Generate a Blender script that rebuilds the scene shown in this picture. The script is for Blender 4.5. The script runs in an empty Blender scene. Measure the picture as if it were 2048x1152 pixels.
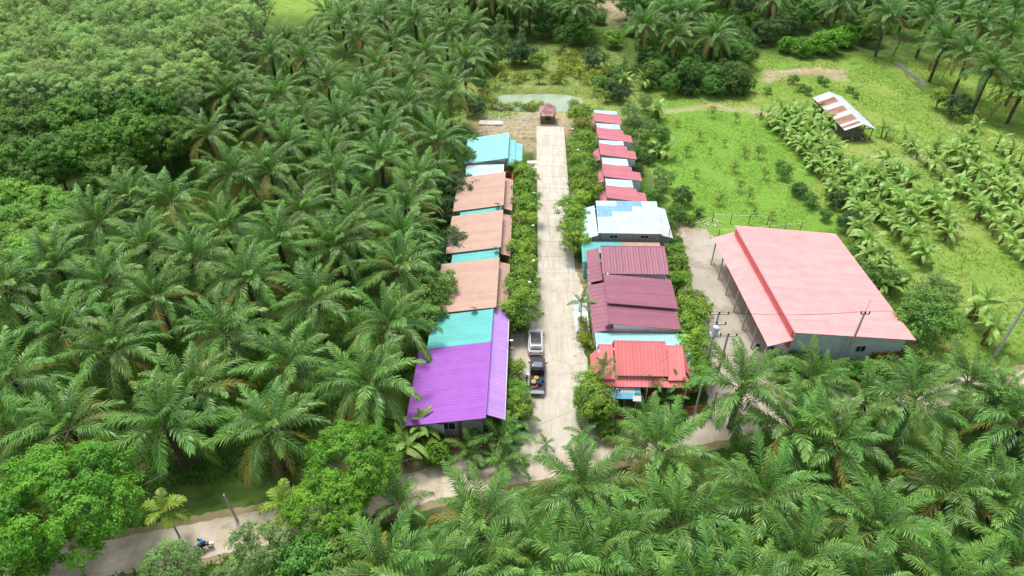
import bpy, bmesh, math, random
import numpy as np
from mathutils import Vector, Matrix, noise
C = bpy.context.scene
rad = math.radians
# ------------------------------------------------------------------ camera, sky, sun, exposure
F_PX, CAM_H = 1365.0, 58.0
PITCH, YAW = rad(38.94), rad(1.371)
cam_data = bpy.data.cameras.new('camera'); cam = bpy.data.objects.new('camera', cam_data)
C.collection.objects.link(cam); C.camera = cam
cam_data.sensor_width = 36; cam_data.lens = 36 * F_PX / 2048
cam_data.clip_start = 1; cam_data.clip_end = 2500
cam.location = (0, 0, CAM_H); cam.rotation_euler = (math.pi/2 - PITCH, 0, YAW)
SUN_EL, SUN_AZ = rad(68), rad(-28)          # azimuth from +y (ahead of the camera) towards +x
W = bpy.data.worlds.new('World'); C.world = W; W.use_nodes = True
nt = W.node_tree; bg = nt.nodes['Background']
sky = nt.nodes.new('ShaderNodeTexSky'); sky.sky_type = 'NISHITA'; sky.sun_disc = False
sky.sun_elevation = SUN_EL; sky.sun_rotation = SUN_AZ; sky.air_density = 1.0; sky.dust_density = 3.0; sky.ozone_density = 1.0
hs = nt.nodes.new('ShaderNodeHueSaturation'); hs.inputs['Saturation'].default_value = 0.45   # thin white cloud over the whole sky
nt.links.new(sky.outputs[0], hs.inputs['Color']); nt.links.new(hs.outputs[0], bg.inputs['Color'])
bg.inputs['Strength'].default_value = 0.095
sd = bpy.data.lights.new('sun', 'SUN'); sd.energy = 1.4; sd.angle = rad(16); sd.color = (1, 0.965, 0.91)
so = bpy.data.objects.new('sun', sd); C.collection.objects.link(so)
sdir = Vector((math.sin(SUN_AZ)*math.cos(SUN_EL), math.cos(SUN_AZ)*math.cos(SUN_EL), math.sin(SUN_EL)))
so.rotation_euler = sdir.to_track_quat('Z', 'Y').to_euler()
C.view_settings.view_transform = 'Standard'; C.view_settings.look = 'None'
C.view_settings.exposure = 1.1; C.view_settings.gamma = 1.0; C.view_settings.use_curve_mapping = False
C.render.engine = 'CYCLES'
cy = C.cycles
cy.max_bounces = 6; cy.diffuse_bounces = 3; cy.glossy_bounces = 2; cy.transmission_bounces = 3; cy.transparent_max_bounces = 4
cy.caustics_reflective = False; cy.caustics_refractive = False
# ------------------------------------------------------------------ helpers
_f = np.array([0, math.cos(PITCH), -math.sin(PITCH)]); _r = np.array([1., 0, 0]); _d = np.array([0, -math.sin(PITCH), -math.cos(PITCH)])
_c, _s = math.cos(YAW), math.sin(YAW); _R = np.array([[_c, -_s, 0], [_s, _c, 0], [0, 0, 1]])
_f, _r, _d = _R@_f, _R@_r, _R@_d
def at(u, v, z=0.0):
    """point of the place at height z that the photograph (2048 x 1152) shows at u, v"""
    a = (u-1024)/F_PX*_r + (v-576)/F_PX*_d + _f
    t = (z-CAM_H)/a[2]
    return (a[0]*t, a[1]*t)
def link(o, parent=None):
    C.collection.objects.link(o)
    if parent: o.parent = parent
    return o
def meta(o, label=None, cat=None, group=None, kind=None):
    if label: o['label'] = label
    if cat: o['category'] = cat
    if group: o['group'] = group
    if kind: o['kind'] = kind
    return o
def thing(name, label, cat, loc=(0, 0, 0), rz=0, group=None):
    o = bpy.data.objects.new(name, None); o.location = loc; o.rotation_euler = (0, 0, rz); o.empty_display_size = .3
    return meta(link(o), label, cat, group)
def npmesh(name, V, Q, mats, tint=None, n=4, smooth=False, midx=None):
    V = np.asarray(V, np.float32).reshape(-1, 3); Q = np.asarray(Q, np.int32).reshape(-1, n)
    me = bpy.data.meshes.new(name)
    me.vertices.add(len(V)); me.vertices.foreach_set('co', V.ravel())
    me.loops.add(Q.size); me.loops.foreach_set('vertex_index', Q.ravel())
    me.polygons.add(len(Q)); me.polygons.foreach_set('loop_start', np.arange(0, Q.size, n, dtype=np.int32))
    me.polygons.foreach_set('loop_total', np.full(len(Q), n, np.int32))
    if midx is not None: me.polygons.foreach_set('material_index', np.asarray(midx, np.int32))
    if smooth: me.polygons.foreach_set('use_smooth', np.ones(len(Q), bool))
    if tint is not None:
        a = me.attributes.new('tint', 'FLOAT', 'POINT'); a.data.foreach_set('value', np.asarray(tint, np.float32))
    for m in (mats if isinstance(mats, (list, tuple)) else [mats]): me.materials.append(m)
    me.update(calc_edges=True)
    return me
class MB:
    """collects boxes, tubes and polygons that become one mesh"""
    def __init__(s): s.v = []; s.f = []
    def poly(s, pts):
        n = len(s.v); s.v += [tuple(p) for p in pts]; s.f.append(tuple(range(n, n+len(pts)))); return s
    def hexa(s, p):   # 8 points: bottom 4 then top 4
        n = len(s.v); s.v += [tuple(q) for q in p]
        s.f += [tuple(n+i for i in f) for f in ((3,2,1,0),(4,5,6,7),(0,1,5,4),(1,2,6,5),(2,3,7,6),(3,0,4,7))]; return s
    def box(s, x0, x1, y0, y1, z0, z1):
        return s.hexa([(x0,y0,z0),(x1,y0,z0),(x1,y1,z0),(x0,y1,z0),(x0,y0,z1),(x1,y0,z1),(x1,y1,z1),(x0,y1,z1)])
    def cbox(s, c, sx, sy, sz, rz=0, rx=0):
        M = Matrix.Translation(c) @ Matrix.Rotation(rz, 4, 'Z') @ Matrix.Rotation(rx, 4, 'X')
        p = [M @ Vector((a*sx/2, b*sy/2, k*sz/2)) for k in (-1, 1) for a, b in ((-1,-1),(1,-1),(1,1),(-1,1))]
        return s.hexa(p)
    def tube(s, pts, r, k=6, cap=True):
        pts = [Vector(p) for p in pts]; rs = r if isinstance(r, (list, tuple)) else [r]*len(pts)
        n0 = len(s.v)
        for i, p in enumerate(pts):
            t = (pts[min(i+1, len(pts)-1)] - pts[max(i-1, 0)]).normalized()
            a = t.orthogonal().normalized() if abs(t.z) > .9 else t.cross(Vector((0,0,1))).normalized()
            b = t.cross(a)
            for j in range(k):
                w = 2*math.pi*j/k; s.v.append(tuple(p + (a*math.cos(w) + b*math.sin(w))*rs[i]))
        for i in range(len(pts)-1):
            for j in range(k):
                a0 = n0+i*k+j; a1 = n0+i*k+(j+1) % k
                s.f.append((a0, a1, a1+k, a0+k))
        if cap:
            s.f.append(tuple(n0+j for j in reversed(range(k)))); e = n0+(len(pts)-1)*k; s.f.append(tuple(e+j for j in range(k)))
        return s
    def loft(s, secs, cap=True):
        n0 = len(s.v); k = len(secs[0])
        for q in secs: s.v += [tuple(p) for p in q]
        for i in range(len(secs)-1):
            for j in range(k):
                a0 = n0+i*k+j; a1 = n0+i*k+(j+1) % k; s.f.append((a0, a1, a1+k, a0+k))
        if cap:
            s.f.append(tuple(n0+j for j in reversed(range(k)))); e = n0+(len(secs)-1)*k; s.f.append(tuple(e+j for j in range(k)))
        return s
    def ball(s, c, rx, ry=None, rz=None, k=10, m=7):
        ry = ry or rx; rz = rz or rx
        secs = []
        for i in range(m+1):
            a = math.pi*(i+.02)/(m+.04) - math.pi/2
            secs.append([(c[0]+rx*math.cos(a)*math.cos(2*math.pi*j/k), c[1]+ry*math.cos(a)*math.sin(2*math.pi*j/k), c[2]+rz*math.sin(a)) for j in range(k)])
        return s.loft(secs)
    def mesh(s, name, mat, smooth=False):
        me = bpy.data.meshes.new(name); me.from_pydata(s.v, [], s.f); me.materials.append(mat)
        if smooth: me.polygons.foreach_set('use_smooth', [True]*len(me.polygons))
        me.update(); return me
    def build(s, name, mat, parent=None, smooth=False, loc=None):
        o = bpy.data.objects.new(name, s.mesh(name, mat, smooth))
        if loc: o.location = loc
        return link(o, parent)
def obj(name, me, parent=None, loc=(0,0,0), rot=(0,0,0), sc=1):
    o = bpy.data.objects.new(name, me); o.location = loc; o.rotation_euler = rot
    o.scale = (sc,)*3 if not isinstance(sc, tuple) else sc
    return link(o, parent)
def bevel(o, w=.02, seg=2):
    m = o.modifiers.new('bevel', 'BEVEL'); m.width = w; m.segments = seg; m.limit_method = 'ANGLE'; return o
# ------------------------------------------------------------------ materials
def mat(name, col, rough=.7, col2=None, scale=1.0, bump=0, bscale=None, vary=0.0, metal=0, spec=.5, detail=6, world=False, contrast=(.35, .65), dirt=None):
    m = bpy.data.materials.new(name); m.use_nodes = True; n = m.node_tree.nodes; L = m.node_tree.links
    p = n['Principled BSDF']; p.inputs['Roughness'].default_value = rough; p.inputs['Metallic'].default_value = metal
    p.inputs['Specular IOR Level'].default_value = spec
    tc = n.new('ShaderNodeTexCoord'); src = None; CO = n.new('ShaderNodeNewGeometry').outputs['Position'] if world else tc.outputs['Object']
    if col2 is not None:
        nz = n.new('ShaderNodeTexNoise'); nz.inputs['Scale'].default_value = scale; nz.inputs['Detail'].default_value = detail; nz.inputs['Roughness'].default_value = .65
        L.new(CO, nz.inputs['Vector'])
        mr = n.new('ShaderNodeMapRange'); mr.inputs[1].default_value = contrast[0]; mr.inputs[2].default_value = contrast[1]
        L.new(nz.outputs[0], mr.inputs[0])
        mx = n.new('ShaderNodeMix'); mx.data_type = 'RGBA'; mx.inputs[6].default_value = (*col, 1); mx.inputs[7].default_value = (*col2, 1)
        L.new(mr.outputs[0], mx.inputs[0]); src = mx.outputs[2]
    else:
        rg = n.new('ShaderNodeRGB'); rg.outputs[0].default_value = (*col, 1); src = rg.outputs[0]
    if dirt:   # (colour, scale, threshold)
        nz = n.new('ShaderNodeTexNoise'); nz.inputs['Scale'].default_value = dirt[1]; nz.inputs['Detail'].default_value = 8; nz.inputs['Roughness'].default_value = .7
        L.new(CO, nz.inputs['Vector'])
        mr = n.new('ShaderNodeMapRange'); mr.inputs[1].default_value = dirt[2]; mr.inputs[2].default_value = dirt[2]+.15; mr.inputs[4].default_value = .8
        L.new(nz.outputs[0], mr.inputs[0])
        mx = n.new('ShaderNodeMix'); mx.data_type = 'RGBA'; mx.inputs[7].default_value = (*dirt[0], 1)
        L.new(mr.outputs[0], mx.inputs[0]); L.new(src, mx.inputs[6]); src = mx.outputs[2]
    if vary:
        oi = n.new('ShaderNodeObjectInfo'); mr = n.new('ShaderNodeMapRange'); mr.inputs[3].default_value = 1-vary; mr.inputs[4].default_value = 1+vary
        L.new(oi.outputs['Random'], mr.inputs[0]); h = n.new('ShaderNodeHueSaturation'); L.new(mr.outputs[0], h.inputs['Value']); L.new(src, h.inputs['Color']); src = h.outputs[0]
    L.new(src, p.inputs['Base Color'])
    if bump:
        nb = n.new('ShaderNodeTexNoise'); nb.inputs['Scale'].default_value = bscale or scale*4; nb.inputs['Detail'].default_value = 5
        L.new(tc.outputs['Object'], nb.inputs['Vector']); b = n.new('ShaderNodeBump'); b.inputs['Strength'].default_value = bump; b.inputs['Distance'].default_value = .05
        L.new(nb.outputs[0], b.inputs['Height']); L.new(b.outputs[0], p.inputs['Normal'])
    return m
def leafmat(name, col, col2, rough=.5, trans=.3, vary=.18, hue=.012, spec=.4):
    """leaf: colour runs from col to col2 by the leaf's own tint; each plant is a little different"""
    m = bpy.data.materials.new(name); m.use_nodes = True; n = m.node_tree.nodes; L = m.node_tree.links
    p = n['Principled BSDF']; p.inputs['Roughness'].default_value = rough; p.inputs['Specular IOR Level'].default_value = spec
    a = n.new('ShaderNodeAttribute'); a.attribute_name = 'tint'
    mx = n.new('ShaderNodeMix'); mx.data_type = 'RGBA'; mx.inputs[6].default_value = (*col, 1); mx.inputs[7].default_value = (*col2, 1); L.new(a.outputs['Fac'], mx.inputs[0])
    oi = n.new('ShaderNodeObjectInfo'); h = n.new('ShaderNodeHueSaturation')
    m1 = n.new('ShaderNodeMapRange'); m1.inputs[3].default_value = .5-hue; m1.inputs[4].default_value = .5+hue; L.new(oi.outputs['Random'], m1.inputs[0]); L.new(m1.outputs[0], h.inputs['Hue'])
    mm = n.new('ShaderNodeMath'); mm.operation = 'MULTIPLY'; mm.inputs[1].default_value = 7.31; L.new(oi.outputs['Random'], mm.inputs[0])
    fr = n.new('ShaderNodeMath'); fr.operation = 'FRACT'; L.new(mm.outputs[0], fr.inputs[0])
    m2 = n.new('ShaderNodeMapRange'); m2.inputs[3].default_value = 1-vary; m2.inputs[4].default_value = 1+vary; L.new(fr.outputs[0], m2.inputs[0]); L.new(m2.outputs[0], h.inputs['Value'])
    L.new(mx.outputs[2], h.inputs['Color']); L.new(h.outputs[0], p.inputs['Base Color'])
    t = n.new('ShaderNodeBsdfTranslucent'); h2 = n.new('ShaderNodeHueSaturation'); h2.inputs['Hue'].default_value = .485; h2.inputs['Value'].default_value = 1.4
    L.new(h.outputs[0], h2.inputs['Color']); L.new(h2.outputs[0], t.inputs['Color'])
    ms = n.new('ShaderNodeMixShader'); ms.inputs[0].default_value = trans
    L.new(p.outputs[0], ms.inputs[1]); L.new(t.outputs[0], ms.inputs[2]); L.new(ms.outputs[0], n['Material Output'].inputs['Surface'])
    return m
M = {}
M['palm'] = leafmat('palm_leaf', (.032, .13, .026), (.23, .45, .06), rough=.42, trans=.22, spec=.45, vary=.28, hue=.014)
M['palm_old'] = leafmat('palm_leaf_yellowing', (.14, .2, .03), (.4, .3, .06), rough=.5, trans=.25)
M['palm_dry'] = leafmat('palm_leaf_dry', (.2, .13, .06), (.34, .24, .12), rough=.8, trans=.1)
M['areca'] = leafmat('areca_leaf', (.16, .3, .04), (.4, .5, .06), rough=.4, trans=.3)
M['banana'] = leafmat('banana_leaf', (.15, .32, .05), (.38, .55, .14), rough=.4, trans=.3, vary=.2)
M['bright'] = leafmat('bright_leaf', (.07, .25, .018), (.25, .52, .035), trans=.3)
M['hedge'] = leafmat('hedge_leaf', (.065, .21, .02), (.36, .56, .05), trans=.25)
M['hedge2'] = leafmat('orange_tipped_leaf', (.08, .18, .022), (.36, .36, .05), trans=.25)
M['rubber'] = leafmat('rubber_leaf', (.2, .38, .1), (.46, .64, .21), rough=.6, trans=.3, vary=.2, hue=.014)
M['young'] = leafmat('young_rubber_leaf', (.16, .38, .05), (.34, .6, .1), rough=.5, trans=.3)
M['jungle'] = leafmat('jungle_leaf', (.05, .17, .022), (.2, .38, .05), trans=.25, vary=.3, hue=.02)
M['dark'] = leafmat('dark_leaf', (.045, .16, .012), (.17, .36, .03), trans=.22, vary=.2)
M['mango'] = leafmat('blackish_leaf', (.025, .085, .02), (.08, .18, .035), trans=.15, vary=.2)
M['grey'] = leafmat('greygreen_leaf', (.1, .22, .06), (.26, .42, .11), trans=.25, vary=.2)
M['yellow'] = leafmat('yellowgreen_leaf', (.16, .27, .025), (.4, .46, .05), trans=.3, vary=.2)
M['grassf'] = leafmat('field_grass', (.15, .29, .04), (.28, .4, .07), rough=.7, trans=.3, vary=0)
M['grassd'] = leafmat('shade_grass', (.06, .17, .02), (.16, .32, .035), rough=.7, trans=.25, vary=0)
M['bark'] = mat('bark', (.2, .17, .13), .9, (.1, .085, .065), 3, .6)
M['barkpale'] = mat('pale_bark', (.42, .4, .36), .85, (.25, .23, .2), 3, .4)
M['palmtrunk'] = mat('palm_trunk', (.065, .05, .035), .95, (.14, .11, .075), 4, .8)
M['stalk'] = mat('palm_stalk', (.12, .2, .05), .6, (.24, .26, .08), 2)
M['stem'] = mat('banana_stem', (.2, .2, .08), .7, (.12, .07, .035), 3, .3)
M['conc'] = mat('concrete', (.5, .455, .37), .85, (.6, .56, .48), .6, .25, 6, dirt=((.33, .27, .18), .3, .53))
M['conc_new'] = mat('pale_concrete', (.54, .505, .43), .85, (.62, .585, .51), .9, .2, 8, vary=.05, dirt=((.45, .37, .26), .5, .6))
M['track'] = mat('worn_track_concrete', (.5, .42, .32), .9, (.58, .51, .42), .5, .3, 5, dirt=((.32, .22, .12), .45, .52))
M['yard'] = mat('stained_yard_concrete', (.47, .43, .37), .8, (.38, .34, .27), .25, .25, 5, dirt=((.17, .135, .08), .16, .5))
M['white'] = mat('white_paint', (.78, .78, .76), .6, (.68, .68, .66), 1.5)
M['plaster'] = mat('pale_blue_plaster', (.72, .79, .83), .8, (.6, .66, .7), 1.2, .1)
M['wall'] = mat('cream_wall', (.6, .56, .48), .85, (.48, .43, .36), 1, .1)
M['wallgrey'] = mat('grey_block_wall', (.4, .4, .38), .9, (.3, .3, .28), 2, .3)
M['teal_wall'] = mat('teal_wall', (.2, .52, .52), .7, (.16, .43, .44), 1)
M['redwall'] = mat('terracotta_wall', (.5, .16, .08), .8, (.38, .11, .06), 3)
M['glass'] = mat('window_glass', (.03, .045, .05), .08, spec=.8)
M['frame'] = mat('window_frame', (.6, .6, .58), .5)
M['door'] = mat('wooden_door', (.25, .1, .04), .6, (.18, .07, .03), 4)
M['steel'] = mat('galvanised_steel', (.5, .52, .53), .4, metal=.6)
M['pole'] = mat('pole_concrete', (.52, .51, .48), .9, (.42, .41, .38), 2, .2)
M['black'] = mat('black_plastic', (.02, .02, .022), .5)
M['rubber_tyre'] = mat('tyre', (.02, .02, .02), .85)
M['water'] = mat('pond_water', (.27, .37, .22), .04, (.36, .44, .3), .25, .06, 1.5, spec=.6)
def roofmat(name, c, c2=None, rough=.55, vary=.05, dirt=None):
    return mat(name, c, rough+.1, c2 or tuple(x*.88 for x in c), .7, 0, vary=vary, spec=.35, world=True, detail=9, dirt=dirt or (tuple(.55*x+.16 for x in c), .5, .64))
M['r_teal'] = roofmat('teal_roof', (.13, .5, .47))
M['r_teal2'] = roofmat('light_teal_roof', (.26, .62, .64))
M['r_cyan'] = roofmat('light_cyan_roof', (.5, .76, .82), rough=.4)
M['r_brown'] = roofmat('brown_roof', (.53, .34, .27), dirt=((.62, .44, .36), 1.2, .68))
M['r_purple'] = roofmat('purple_roof', (.35, .11, .5), dirt=((.25, .08, .4), .25, .64))
M['r_lilac'] = roofmat('lilac_roof', (.48, .27, .7))
M['r_red'] = roofmat('small_red_roof', (.54, .18, .21), rough=.42)
M['r_maroon'] = roofmat('maroon_roof', (.31, .115, .16), rough=.4)
M['r_pink'] = roofmat('coral_pink_roof', (.8, .22, .22), rough=.42)
M['r_wh'] = roofmat('warehouse_pink_roof', (.8, .385, .38), rough=.5, dirt=((.68, .38, .36), 2.0, .7))
M['r_blue'] = roofmat('pale_blue_roof', (.52, .72, .84), rough=.4)
M['r_blue2'] = roofmat('deep_blue_roof', (.2, .42, .74), rough=.38)
M['r_sky'] = roofmat('sky_blue_sheet', (.16, .5, .68))
M['r_zinc'] = roofmat('zinc_sheet', (.58, .58, .6), rough=.4, vary=.1, dirt=((.42, .25, .18), .8, .66))
M['r_rust'] = roofmat('rusty_sheet', (.42, .24, .18), (.28, .13, .09), rough=.7, vary=.12)
M['r_white'] = roofmat('white_sheet', (.62, .67, .7), rough=.4)

def weathered(m, crack=.16, amount=.22):
    n = m.node_tree.nodes; L = m.node_tree.links; p = n['Principled BSDF']; src = p.inputs['Base Color'].links[0].from_socket; g = n.new('ShaderNodeNewGeometry')
    w = n.new('ShaderNodeTexNoise'); w.inputs['Scale'].default_value = .9; w.inputs['Detail'].default_value = 6; L.new(g.outputs['Position'], w.inputs['Vector'])
    ad = n.new('ShaderNodeMix'); ad.data_type = 'VECTOR'; ad.inputs[0].default_value = .45; L.new(g.outputs['Position'], ad.inputs[4]); L.new(w.outputs['Color'], ad.inputs[5])
    v = n.new('ShaderNodeTexVoronoi'); v.feature = 'DISTANCE_TO_EDGE'; v.inputs['Scale'].default_value = crack; L.new(ad.outputs[1], v.inputs['Vector'])
    mr = n.new('ShaderNodeMapRange'); mr.inputs[1].default_value = 0; mr.inputs[2].default_value = .008; mr.inputs[3].default_value = amount; mr.inputs[4].default_value = 0; L.new(v.outputs[0], mr.inputs[0])
    st = n.new('ShaderNodeMapping'); st.inputs['Scale'].default_value = (1.6, .16, 1); L.new(g.outputs['Position'], st.inputs[0])
    s = n.new('ShaderNodeTexNoise'); s.inputs['Scale'].default_value = 1.0; s.inputs['Detail'].default_value = 8; s.inputs['Roughness'].default_value = .7; L.new(st.outputs[0], s.inputs['Vector'])
    m2 = n.new('ShaderNodeMapRange'); m2.inputs[1].default_value = .46; m2.inputs[2].default_value = .66; m2.inputs[4].default_value = .6; L.new(s.outputs[0], m2.inputs[0])
    a = n.new('ShaderNodeMix'); a.data_type = 'RGBA'; a.inputs[7].default_value = (.4, .33, .22, 1); L.new(m2.outputs[0], a.inputs[0]); L.new(src, a.inputs[6])
    b = n.new('ShaderNodeMix'); b.data_type = 'RGBA'; b.inputs[7].default_value = (.14, .11, .08, 1); L.new(mr.outputs[0], b.inputs[0]); L.new(a.outputs[2], b.inputs[6]); L.new(b.outputs[2], p.inputs['Base Color'])
for k_ in ('conc', 'conc_new', 'track', 'yard'): weathered(M[k_])
# ------------------------------------------------------------------ terrain
def sstep(x, a, b):
    t = np.clip((x-a)/(b-a), 0, 1); return t*t*(3-2*t)
def boxmask(x, y, x0, x1, y0, y1, s=1.5):
    return sstep(x, x0-s, x0+s)*(1-sstep(x, x1-s, x1+s))*sstep(y, y0-s, y0+s)*(1-sstep(y, y1-s, y1+s))
def height(x, y):
    x = np.asarray(x, float); y = np.asarray(y, float)
    d = (np.abs((x-2.2)/9.5)**3.2+np.abs((y-132.9)/4.6)**3)**(1/3)
    pond = -1.1*(1-sstep(d, .72, 1.18))
    bank = .5*np.exp(-((y-139.3)/1.5)**2)*boxmask(x, y, -8, 12, 130, 150)
    terr = .9*sstep(y, 145.6, 147.6)*sstep(x, 38, 48)*(1-sstep(x, 84, 100))
    und = .12*np.sin(x*.35+1)*np.sin(y*.28)*sstep(x, 23, 34)*(1-boxmask(x, y, 20, 46, 50, 90, 2)) + .6*np.sin(x*.05+.6)*np.sin(y*.04)*sstep(y, 128, 160)
    return pond+bank+terr+und
def hz(x, y): return float(height(x, y))
def axis(lo, a, b, hi, d, D):
    return np.unique(np.concatenate([np.arange(lo, a, D), np.arange(a, b, d), np.arange(b, hi+D, D)]))
xs = axis(-420, -60, 96, 420, 1.0, 8.0); ys = axis(-60, 24, 175, 620, 1.0, 8.0)
X, Y = np.meshgrid(xs, ys); Z = height(X, Y)
def N2(x, y, s, seed=0):
    return np.array([noise.noise((a*s+seed, b*s-seed, seed*.7)) for a, b in zip(x.ravel(), y.ravel())]).reshape(x.shape)
nA = N2(X, Y, .07, 3); nB = N2(X, Y, .3, 9)
Xw = X+nA*6+nB*1.5; Yw = Y+nA*6-nB*1.5
field = np.maximum(boxmask(Xw, Yw, 25.5, 46, 84, 129, 1.5), 0)
meadow = sstep(Xw, 22.5, 27)*sstep(Yw, 84, 88)*(1-sstep(Yw, 152, 162))
meadow = np.maximum(meadow, sstep(Xw, 43, 46)*sstep(Yw, 58, 62)*(1-sstep(Yw, 152, 162)))
meadow = np.maximum(meadow, boxmask(Xw, Yw, -150, -95, 196, 225, 3)*1.0)
meadow = np.maximum(meadow, boxmask(Xw, Yw, -100, -52, 185, 215, 4)*1.0)
dirt = np.maximum.reduce([boxmask(Xw, Yw, -8, 9, 117, 127, 1.5)*.9, boxmask(Xw, Yw, -1.5, 2, 50, 120, .8)*.75, boxmask(Xw, Yw, 7, 8.8, 50, 120, .5)*.7,
    boxmask(Xw, Yw, 20, 27, 82, 88, 1.5), boxmask(Xw, Yw, 52, 70, 145, 148.2, .8)*1.0, boxmask(Xw, Yw, 60, 76, 106, 111, 2)*.35, boxmask(Xw, Yw, 26, 52, 128, 130.3, .5)*.7,
    boxmask(Xw, Yw, -14, -1, 37, 47, 1.5)*.8, boxmask(Xw, Yw, 8, 22, 47, 53, 1)*.6, boxmask(Xw, Yw, 40, 50, 56, 80, 1.2)*.6, boxmask(Xw, Yw, 16, 30, 180, 215, 3)*.9])
lotg = boxmask(Xw, Yw, -14.5, 22, 124, 166, 2)
gv = np.stack([X, Y, Z], -1).reshape(-1, 3)
ny, nx = X.shape; I = np.arange(ny*nx).reshape(ny, nx)
gq = np.stack([I[:-1, :-1], I[:-1, 1:], I[1:, 1:], I[1:, :-1]], -1).reshape(-1, 4)
def ground_material():
    m = bpy.data.materials.new('ground'); m.use_nodes = True; n = m.node_tree.nodes; L = m.node_tree.links
    p = n['Principled BSDF']; p.inputs['Roughness'].default_value = .95; p.inputs['Specular IOR Level'].default_value = .15
    g = n.new('ShaderNodeNewGeometry')
    def nz(s, d=6, r=.65):
        k = n.new('ShaderNodeTexNoise'); k.inputs['Scale'].default_value = s; k.inputs['Detail'].default_value = d; k.inputs['Roughness'].default_value = r
        L.new(g.outputs['Position'], k.inputs['Vector']); return k.outputs[0]
    def mr(x, a, b, c=0, d=1):
        k = n.new('ShaderNodeMapRange'); k.inputs[1].default_value = a; k.inputs[2].default_value = b; k.inputs[3].default_value = c; k.inputs[4].default_value = d; L.new(x, k.inputs[0]); return k.outputs[0]
    def mx(f, a, b):
        k = n.new('ShaderNodeMix'); k.data_type = 'RGBA'
        L.new(f, k.inputs[0])
        for s, i in ((a, 6), (b, 7)):
            if isinstance(s, tuple): k.inputs[i].default_value = (*s, 1)
            else: L.new(s, k.inputs[i])
        return k.outputs[2]
    def at_(nm):
        k = n.new('ShaderNodeAttribute'); k.attribute_name = nm; return k.outputs['Fac']
    def op(o, a, b):
        k = n.new('ShaderNodeMath'); k.operation = o; k.use_clamp = True
        for s, i in ((a, 0), (b, 1)):
            if isinstance(s, float): k.inputs[i].default_value = s
            else: L.new(s, k.inputs[i])
        return k.outputs[0]
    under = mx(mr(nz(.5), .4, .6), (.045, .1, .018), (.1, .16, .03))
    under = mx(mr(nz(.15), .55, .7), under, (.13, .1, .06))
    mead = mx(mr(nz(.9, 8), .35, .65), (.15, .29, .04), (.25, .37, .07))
    mead = mx(mr(nz(.11), .45, .7), mead, (.33, .38, .1))
    mead = mx(mr(nz(.35), .56, .72), mead, (.08, .18, .025))
    fld = mx(mr(nz(1.3, 8), .35, .65), (.15, .32, .04), (.22, .38, .06))
    fld = mx(mr(nz(.25), .55, .75), fld, (.3, .42, .09))
    soil = mx(mr(nz(1.2, 8), .35, .65), (.42, .31, .19), (.55, .46, .34))
    soil = mx(mr(nz(.12), .5, .7), soil, (.5, .26, .13))
    lot = mx(mr(nz(.5, 8), .35, .65), (.17, .27, .05), (.33, .36, .12))
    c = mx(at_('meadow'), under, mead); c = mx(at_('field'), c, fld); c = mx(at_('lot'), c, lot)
    dm = op('MULTIPLY', at_('dirt'), mr(nz(1.1, 8, .7), .3, .52))
    c = mx(dm, c, soil)
    L.new(c, p.inputs['Base Color'])
    b = n.new('ShaderNodeBump'); b.inputs['Strength'].default_value = .9; b.inputs['Distance'].default_value = .25
    L.new(nz(1.6, 9, .75), b.inputs['Height']); L.new(b.outputs[0], p.inputs['Normal'])
    return m
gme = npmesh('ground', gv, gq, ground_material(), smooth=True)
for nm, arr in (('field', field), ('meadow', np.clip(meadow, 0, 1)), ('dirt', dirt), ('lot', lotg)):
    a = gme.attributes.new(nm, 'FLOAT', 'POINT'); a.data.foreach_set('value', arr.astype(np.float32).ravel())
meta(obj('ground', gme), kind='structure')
# pond
MB().poly([(2.2+9.2*math.copysign(abs(math.cos(t))**.6, math.cos(t)), 132.7+4.3*math.copysign(abs(math.sin(t))**.7, math.sin(t))*(1+.05*math.cos(5*t)), -.34) for t in np.linspace(0, 2*math.pi, 48, endpoint=False)]).build('pond_water', M['water'])['kind'] = 'structure'
# village road: cast concrete slabs with joints
road = MB().box(1.8, 7.0, 75.2, 121.0, -.1, .03).build('village_road', M['conc']); road['kind'] = 'structure'
rng = random.Random(4)
yy = 75.2
while yy < 120.9:
    y1 = min(yy+3.8, 121.0)
    sl = bevel(MB().box(1.78, 7.02, yy+.02, y1-.02, -.05, .07+rng.uniform(-.006, .006)).build('slab', M['conc_new'], road), .015, 1); yy = y1
def strip(name, pts, w, z, m, jag=.25, seed=1):
    r = random.Random(seed); P = []
    for a, b in zip(pts[:-1], pts[1:]):
        k = max(2, int(math.dist(a[:2], b[:2])/.5))
        for i in range(k): t = i/k; P.append((a[0]+(b[0]-a[0])*t, a[1]+(b[1]-a[1])*t))
    P.append(pts[-1][:2]); Lp, Rp = [], []
    for i, q in enumerate(P):
        a, b = P[max(0, i-1)], P[min(len(P)-1, i+1)]; dx, dy = b[0]-a[0], b[1]-a[1]; l = math.hypot(dx, dy); nx_, ny_ = -dy/l, dx/l
        wl, wr = w/2+r.uniform(-jag, jag), w/2+r.uniform(-jag, jag)
        Lp.append((q[0]+nx_*wl, q[1]+ny_*wl, z)); Rp.append((q[0]-nx_*wr, q[1]-ny_*wr, z))
    mb = MB()
    for i in range(len(P)-1): mb.poly([Lp[i], Rp[i], Rp[i+1], Lp[i+1]])
    o = mb.build(name, m); o['kind'] = 'structure'; return o
TRACK = [(-75, 24), (-52, 28), (-41, 31), (-26, 34.8), (-18, 37), (-9, 40.5), (2.5, 43.4), (10.5, 46), (20.5, 48.4), (31, 51.2), (45, 53.6), (60, 56), (95, 62)]
strip('track_verge', TRACK, 5.6, .012, mat('verge_dirt', (.33, .26, .16), .95, (.2, .2, .07), .8, .4), .18, 5)
strip('track', TRACK, 3.9, .04, M['track'], .1, 2)
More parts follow.
